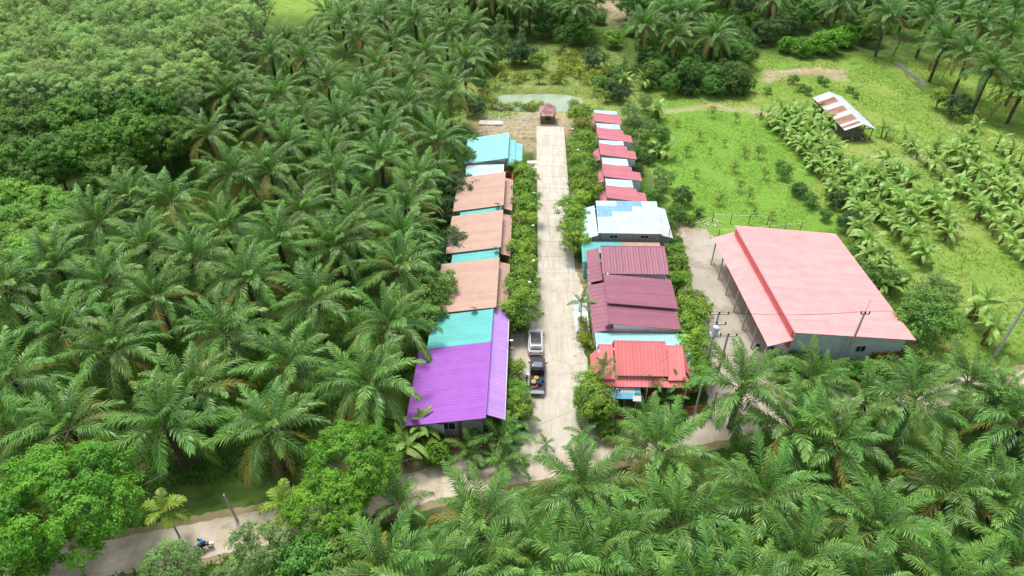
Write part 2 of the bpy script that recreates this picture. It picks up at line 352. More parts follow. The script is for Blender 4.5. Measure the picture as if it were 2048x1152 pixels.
def patch(name, pts, z, m, jag=.3, seed=1):
    r = random.Random(seed); out = []
    for a, b in zip(pts, pts[1:]+pts[:1]):
        k = max(1, int(math.dist(a, b)/.5))
        for i in range(k): t = i/k; out.append((a[0]+(b[0]-a[0])*t+r.uniform(-jag, jag), a[1]+(b[1]-a[1])*t+r.uniform(-jag, jag), z))
    o = MB().poly(out).build(name, m); o['kind'] = 'structure'; return o
patch('forecourt', [(-1.4, 49), (-.2, 45), (1.5, 43.5), (9, 46), (8.7, 49), (7.3, 51), (7.6, 58), (6.9, 62), (7.6, 66.5), (8.0, 71), (7.2, 75.5), (1.7, 75.5), (.6, 66), (.2, 63.6), (-1.6, 63), (-1.6, 55)], .05, M['conc'], .14, 3)
patch('yard', [(20.6, 50), (29, 52), (30.2, 56), (30, 60), (28.6, 79), (28.5, 84), (27, 86.5), (23.4, 86), (22.6, 70), (21.5, 60)], .02, M['yard'], .2, 7)
# ------------------------------------------------------------------ buildings
def corr_mesh(name, du, w, ds, m, pitch=.4, h=.034):
    """one corrugated sheet: w metres along du (unit), falling along the vector ds"""
    nrm = Vector(du).cross(Vector(ds)).normalized()
    if nrm.z < 0: nrm = -nrm
    k = max(2, round(w/pitch)); p = w/k; du = Vector(du); ds = Vector(ds); prof = []
    for i in range(k): prof += [((i+.05)*p, 0), ((i+.55)*p, 0), ((i+.68)*p, h), ((i+.9)*p, h)]
    prof.append(((k)*p+.03, 0)); V = []; Q = []
    for q, (a, b) in enumerate(prof):
        base = du*a + nrm*b; V += [tuple(base), tuple(base+ds)]
        if q: Q.append((2*q-2, 2*q, 2*q+1, 2*q-1) if False else (2*q-2, 2*q-1, 2*q+1, 2*q))
    return npmesh(name, V, Q, m)
_rs = random.Random(11)
def roof(parent, hi0, hi1, lo0, m, sheet=.76, mats=None, label=None, pitch=.4, thick=.07, rows=1, fascia=None):
    """a pitched sheet-metal roof: high edge hi0 -> hi1, falling to lo0 (below hi0)"""
    hi0, hi1, lo0 = Vector(hi0), Vector(hi1), Vector(lo0)
    L_ = (hi1-hi0).length; du = (hi1-hi0)/L_; ds = lo0-hi0; ins = .05
    a, b = hi0+du*ins+ds.normalized()*ins, hi1-du*ins+ds.normalized()*ins; dd = ds*(1-2*ins/ds.length)
    up = Vector((0, 0, -.012)); dn = Vector((0, 0, -thick-.03))
    mb = MB().hexa([a+dn, b+dn, b+dd+dn, a+dd+dn, a+up, b+up, b+dd+up, a+dd+up])
    # ridge capping
    rw = Vector((0, 0, .05)); n = ds.normalized()*.14
    mb.hexa([hi0-n*.3, hi1-n*.3, hi1+n, hi0+n, hi0-n*.3+rw, hi1-n*.3+rw, hi1+n+rw, hi0+n+rw])
    r = mb.build('roof', fascia or m, parent)
    if label: r['label'] = label
    k = max(1, round(L_/sheet)); w = L_/k; cache = {}
    for row in range(rows):
        d0 = ds*(row/rows); dl = ds/rows*(1.02 if row < rows-1 else 1.0)
        for i in range(k):
            mm = mats(i, row, k) if mats else m
            if mm not in cache: cache[mm] = corr_mesh('roof_sheet', du, w, dl, mm, pitch)
            o = bpy.data.objects.new('roof_sheet', cache[mm]); o.location = hi0+du*(w*i)+d0+Vector((0, 0, .006+_rs.uniform(0, .012)+(rows-1-row)*.012)); link(o, r)
            if m is not M['r_zinc']: o.rotation_euler = (_rs.uniform(-.0012, .0012), _rs.uniform(-.0012, .0012), 0)
    return r
def window(parent, x, y, z, w, h, face='s', door=False):
    """a framed window (or door) standing proud of a wall; face s/w/e"""
    rz = {'s': 0, 'e': math.pi/2, 'w': -math.pi/2}[face]
    f = MB()
    for a in (-1, 1): f.cbox((a*(w/2-.03), -.03, 0), .06, .09, h)
    for a in (-1, 1): f.cbox((0, -.03, a*(h/2-.03)), w-.12, .09, .06)
    if not door: f.cbox((0, -.03, 0), .045, .08, h-.12)
    o = f.build('door' if door else 'window', M['frame'], parent); o.location = (x, y, z); o.rotation_euler = (0, 0, rz)
    g = MB().cbox((0, -.015, 0), w-.13, .03, h-.13).build('leaf' if door else 'pane', M['door'] if door else M['glass'], o)
    return o
def walls(parent, x0, x1, y0, y1, hL, hR, m, hb=None, name='wall', t=.15, z0=0):
    """four walls; hL/hR top heights at x0/x1 (south), hb = (hL,hR) at the north side"""
    nL, nR = hb or (hL, hR); mb = MB()
    def w(ax, ay, bx, by, ha, hb_):
        dx, dy = bx-ax, by-ay; l = math.hypot(dx, dy); ox, oy = -dy/l*t, dx/l*t
        mb.hexa([(ax, ay, z0), (bx, by, z0), (bx+ox, by+oy, z0), (ax+ox, ay+oy, z0), (ax, ay, ha), (bx, by, hb_), (bx+ox, by+oy, hb_), (ax+ox, ay+oy, ha)])
    w(x0, y0, x1, y0, hL, hR); w(x1, y0+t, x1, y1-t, hR, nR); w(x1, y1, x0, y1, nR, nL); w(x0, y1-t, x0, y0+t, nL, hL)
    return mb.build(name, m, parent)
def slopez(x, xa, za, xb, zb): return za+(zb-za)*(x-xa)/(xb-xa)
def dish(u, v, z, label):
    x, y = at(u, v, z); t = thing('satellite_dish', label, 'satellite dish', (x, y, z-.55), rad(160)); k = 16
    secs = [[(.02+r*math.cos(2*math.pi*j/k)*.0+0, 0, 0) for j in range(k)] for r in ()]
    mb = MB()
    rings = [(.02, 0), (.2, .02), (.35, .07), (.45, .13)]
    S = [[(r*math.cos(2*math.pi*j/k), d, r*math.sin(2*math.pi*j/k)) for j in range(k)] for r, d in rings] + [[(r*math.cos(2*math.pi*j/k), d-.02, r*math.sin(2*math.pi*j/k)) for j in range(k)] for r, d in reversed(rings)]
    d = mb.loft(S, cap=False).build('reflector', mat('dish_mesh', (.16, .15, .15), .6) if 'dish_mesh' not in bpy.data.materials else bpy.data.materials['dish_mesh'], t, smooth=True); d.location = (0, 0, .72); d.rotation_euler = (rad(-50), 0, 0)
    a = MB().tube([(0, 0, 0), (0, 0, .7)], .025, 6).build('mast', M['steel'], t)
    b = MB().tube([(0, .02, -.4), (0, .5, -.1), (0, .52, 0)], .015, 5).build('feed_arm', M['steel'], d)
HL = []
# --- left row of houses (mono-pitch, falling to the west)
XH, XL = -3.3, -10.7
def left_house(name, label, y0, y1, m, zH, zL, aw=None, awm=None, walls_m='wall', extra=None, xh=XH, xl=XL, group='houses along the left side of the village road'):
    t = thing(name, label, 'house', ((xh+xl)/2, (y0+y1)/2, 0), 0, group); ox, oy = (xh+xl)/2, (y0+y1)/2
    roof(t, (xh-ox, y1-oy, zH), (xh-ox, y0-oy, zH), (xl-ox, y1-oy, zL), m)
    walls(t, xl+.5-ox, xh-.25-ox, y0+.35-oy, y1-.3-oy, slopez(xl+.5, xl, zL, xh, zH)-.13, slopez(xh-.25, xl, zL, xh, zH)-.13, M[walls_m])
    if aw:
        a0, a1, zi, zo, xo = aw
        roof(t, (xh-ox+.02, a1-oy, zi), (xh-ox+.02, a0-oy, zi), (xo-ox, a1-oy, zo), awm or m)
        for k in range(4):
            yy = a0+.3+(a1-a0-.6)*k/3
            MB().box(xo-ox-.2, xo-ox-.1, yy-.05-oy, yy+.05-oy, 0, zo-.12).build('post', M['white'], t)
    for f in (.22, .5, .78):
        yy = y0+(y1-y0)*f
        window(t, xh-.25-ox+.01, yy-oy, 1.5 if f != .5 else 1.05, 1.3 if f != .5 else .9, 1.1 if f != .5 else 2.1, 'e', f == .5)
    return t, ox, oy
t, ox, oy = left_house('house', 'turquoise roofed house with two stepped side roofs at the far end of the left row', 99.7, 108.9, M['r_teal2'], 4.6, 3.4, (99.1, 108.3, 3.75, 3.45, -1.95), xh=-3.1, xl=-10.3)
roof(t, (-1.93-ox, 108-oy, 3.15), (-1.93-ox, 101.2-oy, 3.15), (-.75-ox, 108-oy, 2.85), M['r_teal2'])
roof(t, (-3.7-ox, 99.4-oy, 3.65), (-3.7-ox, 95.3-oy, 3.65), (-9.8-ox, 99.4-oy, 3.35), M['r_cyan'], label='pale cyan lower roof')
walls(t, -9.5-ox, -3.9-ox, 95.6-oy, 99.3-oy, 3.2, 3.5, M['wall'])
MB().box(-9.6-ox, -3.3-ox, 99.55-oy, 99.68-oy, 3.3, 3.75).build('gable_board', mat('brown_board', (.3, .2, .13), .8), t)
walls(t, -3.7-ox, -2.2-ox, 96.4-oy, 99.0-oy, 2.6, 2.6, M['redwall'], name='side_room')
t, ox, oy = left_house('house', 'brown roofed house behind the dark leafy tree, below the pale cyan roof', 84.7, 94.5, M['r_brown'], 5.0, 3.8, (86.0, 95.0, 3.6, 3.25, -2.05))
roof(t, (-3.6-ox, 84.75-oy, 4.75), (-3.6-ox, 83.3-oy, 4.75), (-9.6-ox, 84.75-oy, 3.7), M['r_teal'], label='narrow turquoise lower roof')
t, ox, oy = left_house('house', 'middle brown roofed house of the left row with a dark dish at its corner', 74.2, 83.4, M['r_brown'], 5.0, 3.8, (74.6, 84.6, 3.6, 3.25, -2.0))
roof(t, (-3.55-ox, 74.3-oy, 4.7), (-3.55-ox, 71.95-oy, 4.7), (-9.8-ox, 74.3-oy, 3.65), M['r_teal'], label='turquoise lower roof')
t, ox, oy = left_house('house', 'lighter brown roofed house touching the turquoise and purple roof', 61.9, 71.85, M['r_brown'], 5.0, 3.8, (62.7, 72.8, 3.6, 3.25, -2.0), xl=-11.0, xh=-3.4)
t = thing('house', 'long house with a purple front roof and a turquoise rear roof', 'house', (-7, 53, 0), 0, 'houses along the left side of the village road'); ox, oy = -7, 53
roof(t, (-3.75-ox, 61.8-oy, 4.8), (-3.75-ox, 56.12-oy, 4.8), (-11.1-ox, 61.8-oy, 3.5), M['r_teal'], label='turquoise rear roof')
roof(t, (-3.75-ox, 56.1-oy, 4.8), (-3.75-ox, 45.0-oy, 4.8), (-12.0-ox, 56.1-oy, 3.3), M['r_purple'], label='deep purple front roof')
roof(t, (-3.73-ox, 62.4-oy, 4.3), (-3.73-ox, 45.9-oy, 4.3), (-1.9-ox, 62.4-oy, 3.55), M['r_lilac'], label='lilac side roof')
MB().tube([(-1.85-ox, 62.4-oy, 3.45), (-1.85-ox, 45.9-oy, 3.4)], .07, 8).build('gutter', M['white'], t)
walls(t, -10.6-ox, -4.1-ox, 46.0-oy, 61.5-oy, 3.45, 4.6, M['wallgrey'])
MB().box(-10.4-ox, -4.2-ox, 45.86-oy, 45.985-oy, 0, .75).build('dado', M['redwall'], t)
MB().box(-9.0-ox, -8.85-ox, 45.8-oy, 45.98-oy, 0, 3.6).build('post', M['door'], t); MB().box(-6.6-ox, -6.45-ox, 45.8-oy, 45.98-oy, 0, 4.0).build('post', M['door'], t)
for k in range(5):
    yy = 46.2+15.8*k/4; MB().box(-2.1-ox, -2.0-ox, yy-.05-oy, yy+.05-oy, 0, 3.45).build('post', M['white'], t)
for yy in (49, 53.5, 58): window(t, -4.09-ox, yy-oy, 1.5, 1.4, 1.1, 'e')
window(t, -7.7-ox, 45.985-oy, 2.3, 1.5, 1.2)
t = MB(); 
for i in range(10):
    for j in range(5): t.poly([(-10.9+.28*(i+a), 45.55+.07*math.sin((i+a)*1.3+(j+b)), 3.1-.3*(j+b)+.05*math.sin((i+a)*2)) for a, b in ((0,0),(1,0),(1,1),(0,1))])
meta(t.build('tarpaulin', M['r_white']), 'pale blue-white tarpaulin hung under the lower corner of the purple roof', 'tarpaulin')
# low front fence of the purple house
t = thing('fence', 'low terracotta slatted fence on a grey base in front of the purple roofed house', 'fence', (-7, 44.2, 0))
MB().box(-3.9, 4.2, -.1, .1, 0, .55).build('base', M['wallgrey'], t)
sl = MB().box(-.06, .06, -.04, .04, .552, 1.25).mesh('slat', M['redwall'])
for i in range(40): obj('slat', sl, t, (-3.8+i*.2, 0, 0))
MB().box(-3.9, 4.2, -.05, .05, 1.252, 1.32).build('rail', M['redwall'], t)
# --- right row of five small units
U = [(115.5, 119.3, 119.4, 120.8), (108.8, 113.1, 113.2, 115.2), (102.8, 107.0, 107.1, 108.6), (95.6, 99.8, 99.9, 102.2), (89.1, 92.9, 93.0, 95.2)]
ORD = ['farthest', 'second farthest', 'middle', 'second nearest', 'nearest']
for i, (a, b, c, d) in enumerate(U):
    ox, oy = 14.8, (a+b)/2
    t = thing('small_house', f'{ORD[i]} of the five small red roofed rental houses with a pale cyan rear roof', 'house', (ox, oy, 0), 0, 'row of small red roofed houses')
    roof(t, (12.3-ox, b-oy, 3.8), (12.3-ox, a-oy, 3.8), (17.15-ox, b-oy, 3.15), M['r_red'])
    roof(t, (12.5-ox, d-oy, 3.55), (12.5-ox, c-oy, 3.55), (16.7-ox, d-oy, 3.3), M['r_cyan'], label='pale cyan rear roof')
    walls(t, 12.6-ox, 16.9-ox, a+.3-oy, b-.2-oy, 3.62, 3.08, M['wall']); walls(t, 12.7-ox, 16.5-ox, c+.02-oy, d-.2-oy, 3.4, 3.15, M['plaster'])
    if i: roof(t, (17.16-ox, a+3.2-oy, 2.95), (17.16-ox, a+.4-oy, 2.95), (18.5-ox, a+3.2-oy, 2.75), M['r_red'], label='small red side roof')
    if i: walls(t, 16.95-ox, 18.3-ox, a+.6-oy, a+3.0-oy, 2.8, 2.65, M['plaster'])
    roof(t, (12.28-ox, b-.4-oy, 3.0), (12.28-ox, a-.3-oy, 3.0), (11.3-ox, b-.4-oy, 2.65), M['r_red'] , label='red porch roof')
    for yy in (a-.1, b-.6): MB().box(11.4-ox, 11.48-ox, yy-oy, yy+.08-oy, 0, 2.6).build('post', M['white'], t)
    window(t, 12.6-ox, a+1.2-oy, 1.5, 1.0, 1.0, 'w'); window(t, 12.6-ox, b-1.2-oy, 1.05, .9, 2.0, 'w', True)
    w = window(t, 14.8-ox, a+.3-oy, 1.6, 1.0, .9)
# --- blue roofed house
ox, oy = 14.3, 82
t = thing('house', 'white and pale blue roofed house with a stepped deep blue patch of sheets', 'house', (ox, oy, 0))
def bluemat(i, row, k):
    if (row == 0 and 4 <= i <= 8) or (row == 1 and i <= 6): return M['r_blue2']
    if row == 2 and i <= 2: return M['r_blue2']
    return M['r_blue']
roof(t, (10.1-ox, 85.3-oy, 5.5), (18.9-ox, 85.3-oy, 5.5), (10.1-ox, 78.6-oy, 4.5), M['r_blue'], sheet=.72, mats=bluemat, rows=6)
roof(t, (10.0-ox, 86.0-oy, 4.3), (10.0-ox, 78.3-oy, 4.3), (7.9-ox, 86.0-oy, 3.6), M['r_blue'], label='pale blue side roof')
roof(t, (18.9-ox, 86.6-oy, 4.0), (18.9-ox, 79.0-oy, 4.0), (20.6-ox, 86.6-oy, 3.5), M['r_white'], label='white side roof')
walls(t, 10.5-ox, 18.7-ox, 79.0-oy, 85.0-oy, 4.35, 4.35, M['wallgrey'], hb=(5.2, 5.2)); walls(t, 8.4-ox, 10.49-ox, 79.2-oy, 85.6-oy, 3.6, 4.2, M['wall']); walls(t, 18.71-ox, 20.3-ox, 79.4-oy, 86.2-oy, 3.9, 3.5, M['wallgrey'])
window(t, 12.3-ox, 78.99-oy, 3.7, 1.2, .6); window(t, 16.6-ox, 78.99-oy, 3.7, 1.2, .6); window(t, 8.39-ox, 81-oy, 1.5, 1.2, 1.1, 'w'); window(t, 8.39-ox, 84-oy, 1.05, .9, 2.1, 'w', True)
ox, oy = 13, 75.6
t = thing('lean_to', 'low flat turquoise and brown roof between the blue and the maroon roofed houses', 'outbuilding', (ox, oy, 0))
roof(t, (7.7-ox, 78.0-oy, 3.35), (13.2-ox, 78.0-oy, 3.35), (7.7-ox, 73.8-oy, 3.05), M['r_teal'], label='turquoise roof'); roof(t, (13.22-ox, 78.0-oy, 3.35), (18.6-ox, 78.0-oy, 3.35), (13.22-ox, 73.8-oy, 3.05), M['r_brown'], label='light brown roof')
walls(t, 8.0-ox, 18.3-ox, 74.1-oy, 77.8-oy, 2.95, 2.95, M['teal_wall'], hb=(3.2, 3.2)); window(t, 7.99-ox, 76-oy, 1.05, .9, 2.0, 'w', True)
# --- maroon house
ox, oy = 13.5, 66
t = thing('house', 'maroon roofed house of three overlapping roofs with a long maroon side roof', 'house', (ox, oy, 0))
roof(t, (9.8-ox, 73.3-oy, 6.1), (18.2-ox, 73.3-oy, 6.1), (9.8-ox, 68.6-oy, 5.1), M['r_maroon'], label='farthest maroon roof')
roof(t, (9.9-ox, 68.2-oy, 5.35), (9.9-ox, 62.6-oy, 5.35), (18.45-ox, 68.2-oy, 4.6), M['r_maroon'], label='middle maroon roof')
roof(t, (9.95-ox, 62.9-oy, 4.95), (9.95-ox, 59.3-oy, 4.95), (18.3-ox, 62.9-oy, 4.2), M['r_maroon'], label='nearest maroon roof')
roof(t, (9.8-ox, 75.2-oy, 4.4), (9.8-ox, 68.2-oy, 4.4), (8.2-ox, 75.2-oy, 3.95), M['r_maroon'], label='rear side roof'); roof(t, (10.3-ox, 68.1-oy, 4.2), (10.3-ox, 59.2-oy, 4.2), (8.1-ox, 68.1-oy, 3.6), M['r_maroon'], label='front side roof')
walls(t, 10.4-ox, 17.9-ox, 69.0-oy, 73.0-oy, 4.98, 4.98, M['wall'], hb=(5.85, 5.85)); walls(t, 10.4-ox, 18.0-ox, 63.0-oy, 68.98-oy, 5.15, 4.5, M['plaster']); walls(t, 10.45-ox, 17.9-ox, 59.7-oy, 62.98-oy, 4.75, 4.1, M['plaster'])
walls(t, 8.5-ox, 10.39-ox, 59.6-oy, 74.9-oy, 3.5, 4.0, M['wall'])
for yy in (61.5, 65.5, 70, 73): window(t, 8.49-ox, yy-oy, 1.5, 1.3, 1.1, 'w')
window(t, 8.49-ox, 67.6-oy, 1.05, .9, 2.1, 'w', True)
# --- pink house
ox, oy = 13.5, 55
t = thing('house', 'coral pink tiered roof house over a wide pale turquoise roof at the road corner', 'house', (ox, oy, 0))
roof(t, (8.3-ox, 59.1-oy, 3.6), (19.0-ox, 59.1-oy, 3.6), (8.3-ox, 52.0-oy, 3.0), mat('turquoise_roof_faded', (.34, .74, .7), .45, (.26, .62, .6), .6, vary=.06), label='wide pale turquoise roof')
roof(t, (9.9-ox, 55.2-oy, 6.1), (15.6-ox, 55.2-oy, 6.1), (10.0-ox, 51.9-oy, 4.05), M['r_pink'], label='main coral pink roof')
roof(t, (15.6-ox, 55.22-oy, 6.08), (9.9-ox, 55.22-oy, 6.08), (15.6-ox, 56.3-oy, 4.0), M['r_pink'])
for a, b in ((8.3, 9.88), (15.62, 17.6)):
    roof(t, (a-ox, 55.4-oy, 5.3), (b-ox, 55.4-oy, 5.3), (a+.05-ox, 51.6-oy, 3.75), M['r_pink'], label='lower coral pink wing'); roof(t, (b-ox, 55.42-oy, 5.28), (a-ox, 55.42-oy, 5.28), (b-ox, 56.2-oy, 3.8), M['r_pink'])
roof(t, (8.28-ox, 55.5-oy, 4.6), (8.28-ox, 52.3-oy, 4.4), (7.5-ox, 55.5-oy, 3.6), M['r_pink'], label='narrow side hip'); roof(t, (17.62-ox, 52.3-oy, 4.4), (17.62-ox, 55.5-oy, 4.6), (18.3-ox, 52.3-oy, 3.5), M['r_pink'])
roof(t, (8.5-ox, 52.0-oy, 3.62), (17.9-ox, 52.0-oy, 3.62), (8.5-ox, 51.05-oy, 3.2), M['r_pink'], label='front eave roof')
walls(t, 8.6-ox, 18.6-ox, 52.3-oy, 58.8-oy, 2.85, 2.85, M['redwall'], hb=(3.4, 3.4)); walls(t, 9.0-ox, 17.2-ox, 52.2-oy, 56.0-oy, 3.95, 3.95, M['white'], z0=3.15, name='upper_wall')
for xx in (10.5, 13, 16): window(t, xx-ox, 52.29-oy, 1.5, 1.2, 1.1)
for xx in (8.9, 11.2, 13.5, 15.8, 17.7): MB().box(xx-.06-ox, xx+.06-ox, 51.15-oy, 51.27-oy, 0, 3.05).build('post', M['white'], t)
t = thing('awning', 'small sky blue corrugated awning with a grey sheet below the coral pink roof', 'awning', (11.1, 50.8, 0))
roof(t, (-1.6, .55, 2.95), (1.6, .55, 2.95), (-1.6, -.75, 2.4), M['r_sky'], pitch=.2, mats=lambda i, r, k: M['r_zinc'] if r == 0 and i in (1, 2, 3) else M['r_sky'], rows=2, sheet=.64)
for a in (-1.5, 1.5): MB().box(a-.05, a+.05, -.6, -.5, 0, 2.4).build('post', M['steel'], t)
def slatfence(x0, y0, x1, y1, label, m='redwall', h=1.1):
    l = math.hypot(x1-x0, y1-y0); t = thing('fence', label, 'fence', (x0, y0, 0), math.atan2(y1-y0, x1-x0))
    k = int(l/.22); me = MB().box(-.07, .07, -.03, .03, .05, h).mesh('slat', M[m])
    for i in range(k+1): obj('slat', me, t, (i*l/k, 0, 0))
    MB().box(0, l, .032, .08, .3, .38).box(0, l, .032, .08, h-.3, h-.22).build('rail', M[m], t); return t
slatfence(9.0, 49.4, 14.5, 49.7, 'terracotta slatted fence in front of the blue awning'); slatfence(16.6, 50.0, 19.6, 50.5, 'terracotta slatted fence at the right corner of the coral pink house')
# --- forecourt slab of the maroon house, with a metal gate frame
t = thing('forecourt_platform', 'pale tiled platform with a grey sheet half beside the maroon house', 'platform', (7.3, 66.6, 0))
for i in range(4):
    for j in range(3): MB().box(-.9+j*.6+.01, -.9+(j+1)*.6-.01, -3.6+i*1.0+.01, -3.6+(i+1)*1.0-.01, 0, .16).build('tile', M['white'], t)
MB().box(-.9, .88, .42, 3.2, 0, .2).build('sheet', mat('grey_sheet', (.5, .54, .58), .5), t)
# --- warehouse
WR = .084; t = thing('warehouse', 'large building with a broad pale pink roof, lower pink side roof and blue-white walls', 'warehouse', (30.25, 56.95, 0), WR)
roof(t, (0, 21.56, 6.14), (0, 0, 6.14), (14.63, 21.56, 4.2), M['r_wh'], sheet=.76, rows=3, fascia=M['r_pink'])
roof(t, (.3, 21.9, 4.8), (.3, .2, 4.8), (-2.45, 21.9, 4.0), M['r_wh'], sheet=.76, rows=2, fascia=M['r_pink'])
walls(t, .4, 14.1, .6, 21.2, 5.93, 4.12, M['plaster']); 
MB().box(10.6, 14.12, .42, .595, 0, 1.9).build('lower_wall', M['redwall'], t); MB().box(13.3, 14.5, -.4, .4, 0, 1.5).build('block_pile', M['white'], t)
for xx in (3.2, 9.0): window(t, xx, .598, 2.6, 1.2, 1.0)
for k in range(7): MB().box(-2.3, -2.15, .6+k*3.4, .75+k*3.4, 0, 3.9).build('post', M['steel'], t)
MB().box(-1.9, .2, .4, 21.2, 0, .35).build('plinth', M['yard'], t)
MB().box(.2, .38, .8, 21.1, 3.0, 5.85).build('overlap_shade_wall', M['r_pink'], t)  # red wall strip with the shade under the roof overlap put into its colour
for s, e in ((-1.2, 'blue plastic barrel standing closer to the corner of the low pink roof'), (-.2, 'blue plastic barrel beside the front wall of the pink warehouse')):
    x, y = at(1512 if s < -1 else 1538, 688, .5)
    b = thing('barrel', e, 'barrel', (x, y-.6, 0), 0, 'blue barrels by the warehouse')
    MB().loft([[(r*math.cos(a), r*math.sin(a), z) for a in np.linspace(0, 2*math.pi, 14, endpoint=False)] for r, z in ((.27,0),(.3,.1),(.28,.3),(.3,.45),(.28,.6),(.3,.8),(.27,.9))]).build('drum', mat('blue_plastic', (.04, .12, .4), .4), b, smooth=True)
    MB().tube([(0, 0, .9), (0, 0, .93)], .24, 14).build('lid', M['black'], b)
# --- old shed
t = thing('old_shed', 'old open shed with a patched rusty and white corrugated gable roof in the banana field', 'shed', (60.3, 123.6, -.75))
t.rotation_euler = (0, 0, rad(4.8)); pat = [0]*3+[1]*3+[2]*2+[1]*3+[0]*2+[1]*3+[3]*4
def shedmat(i, row, k): q = pat[min(len(pat)-1, int(i/k*len(pat)))]; return (M['r_zinc'], M['r_rust'], M['r_cyan'], M['r_rust'] if i % 2 else M['r_zinc'])[q]
roof(t, (0, 7.3, 4.1), (0, -7.3, 4.1), (-3.1, 7.3, 2.95), M['r_zinc'], mats=shedmat); roof(t, (0.02, -7.3, 4.08), (0.02, 7.3, 4.08), (2.8, -7.3, 3.0), M['r_white'], sheet=.8)
for yy in np.linspace(-6.9, 6.9, 6):
    for xx, h in ((-2.7, 3.0), (0, 3.95), (2.4, 3.05)): MB().tube([(xx, yy, 0), (xx, yy, h)], .09, 6).build('post', M['bark'], t)
MB().tube([(-2.8, -6.9, 2.95), (2.5, -6.9, 3.0)], .07, 5).build('beam', M['bark'], t)
wm = MB().box(-.03, .03, 0, 2.3, 0, .3).mesh('side_plank', M['bark'])
for k in range(5):
    for q in range(6): obj('side_plank', wm, t, (-2.65, -7+q*2.35, .8+k*.36), (0, 0, .01*(k % 2)))
pm = MB().box(-1.6, 1.6, -.1, .1, 0, .28).mesh('plank', M['bark'])
for k in range(6): obj('plank', pm, t, (-.9+.04*(k % 3), -6.75, .85+k*.33), (0, 0, .03*(k % 2)))
for k in range(5):
    x = -2.1+k*.9; o = MB().tube([(0, -1.2, 0), (0, 1.2, .1)], .17, 8).build('log', M['barkpale'] if k % 2 else M['bark'], t); o.location = (x, -6.4, .95+.2*(k % 2)); o.rotation_euler = (0, 0, .5*math.sin(k*3))
# --- gazebo at the end of the road
gx, gy = at(1095, 241, 0); t = thing('gazebo', 'small open pavilion with a dusty pink hipped roof at the head of the road', 'gazebo', (gx, gy, 0))
gm = mat('pink_tiles', (.5, .2, .23), .6, (.68, .5, .5), 1.3, .2, contrast=(.5, .62))
for k, (a, b) in enumerate((((-1, -1), (1, -1)), ((1, -1), (1, 1)), ((1, 1), (-1, 1)), ((-1, 1), (-1, -1)))):
    for r_ in range(3):
        s0, s1 = 1.65-.55*r_, 1.65-.55*(r_+1)+.06; z0, z1 = 2.0+.52*r_, 2.0+.52*(r_+1)+.02
        MB().poly([(a[0]*s0, a[1]*s0, z0), (b[0]*s0, b[1]*s0, z0), (b[0]*max(s1, .03), b[1]*max(s1, .03), z1), (a[0]*max(s1, .03), a[1]*max(s1, .03), z1)]).build('roof_panel', gm, t)
for a in (-1, 1):
    for b in (-1, 1): MB().box(a*1.3-.06, a*1.3+.06, b*1.3-.06, b*1.3+.06, .3, 2.2).build('post', M['bark'], t)
    for z in (.75, 1.1): MB().box(a*1.3-.03, a*1.3+.03, -1.23, 1.23, z, z+.08).build('rail', M['bark'], t)
MB().box(-1.45, 1.45, -1.45, 1.45, .12, .3).build('deck', M['bark'], t); MB().box(-.5, .5, -.3, .3, .3, .85).build('bench', M['door'], t)
for s in ((995, 408, 5.3, 'dark mesh satellite dish at the corner of the farthest brown roof'), (993, 496, 5.3, 'dark mesh satellite dish at the corner of the middle brown roof'), (948, 616, 5.0, 'dark mesh satellite dish on the edge between brown and turquoise roofs'), (1216, 646, 4.6, 'small satellite dish at the left edge of the nearest maroon roof')): dish(*s)
# --- slabs and rubble at the far end
def slab(u, v, w, d, label, h=.15, rz=0, m='white', n=1):
    x, y = at(u, v); t = thing('concrete_slab', label, 'slab', (x, y, hz(x, y)), rz)
    for i in range(n): MB().box(-w/2+w*i/n, -w/2+w*(i+1)/n-.03, -d/2, d/2, -.05, h-.03*i).build('panel', M[m], t)
slab(982, 247, 4.6, 1.8, 'flat pale slab stack with a brighter right end on the bare ground near the pond', .25, 0, 'conc_new', 4); slab(997, 249, 1.2, 1.3, 'small bright white slab beside the pale slab stack near the pond', .4)
slab(1064, 325, 1.7, 1.0, 'white paving slab nearer the pond of the two at the left road edge', .1, .1); slab(1064, 334, 1.7, 1.3, 'paving slab beside the road, the one nearer the camera of two', .1, 0, 'conc_new')
r = random.Random(5); V = []; mb = MB()
for i in range(420):
    if i < 300: x, y = at(r.uniform(962, 1075), r.gauss(238, 5))
    elif i < 360: x, y = at(r.uniform(1380, 1440), r.gauss(448, 6))
    else: x, y = at(r.uniform(1145, 1178), r.uniform(575, 720))
    s = r.uniform(.06, .28); mb.cbox((x, y, hz(x, y)+s*.2), s, s*r.uniform(.5, 1.2), s*.5, r.uniform(0, 3), r.uniform(-.4, .4))
meta(mb.build('rubble', M['conc_new']), kind='stuff')
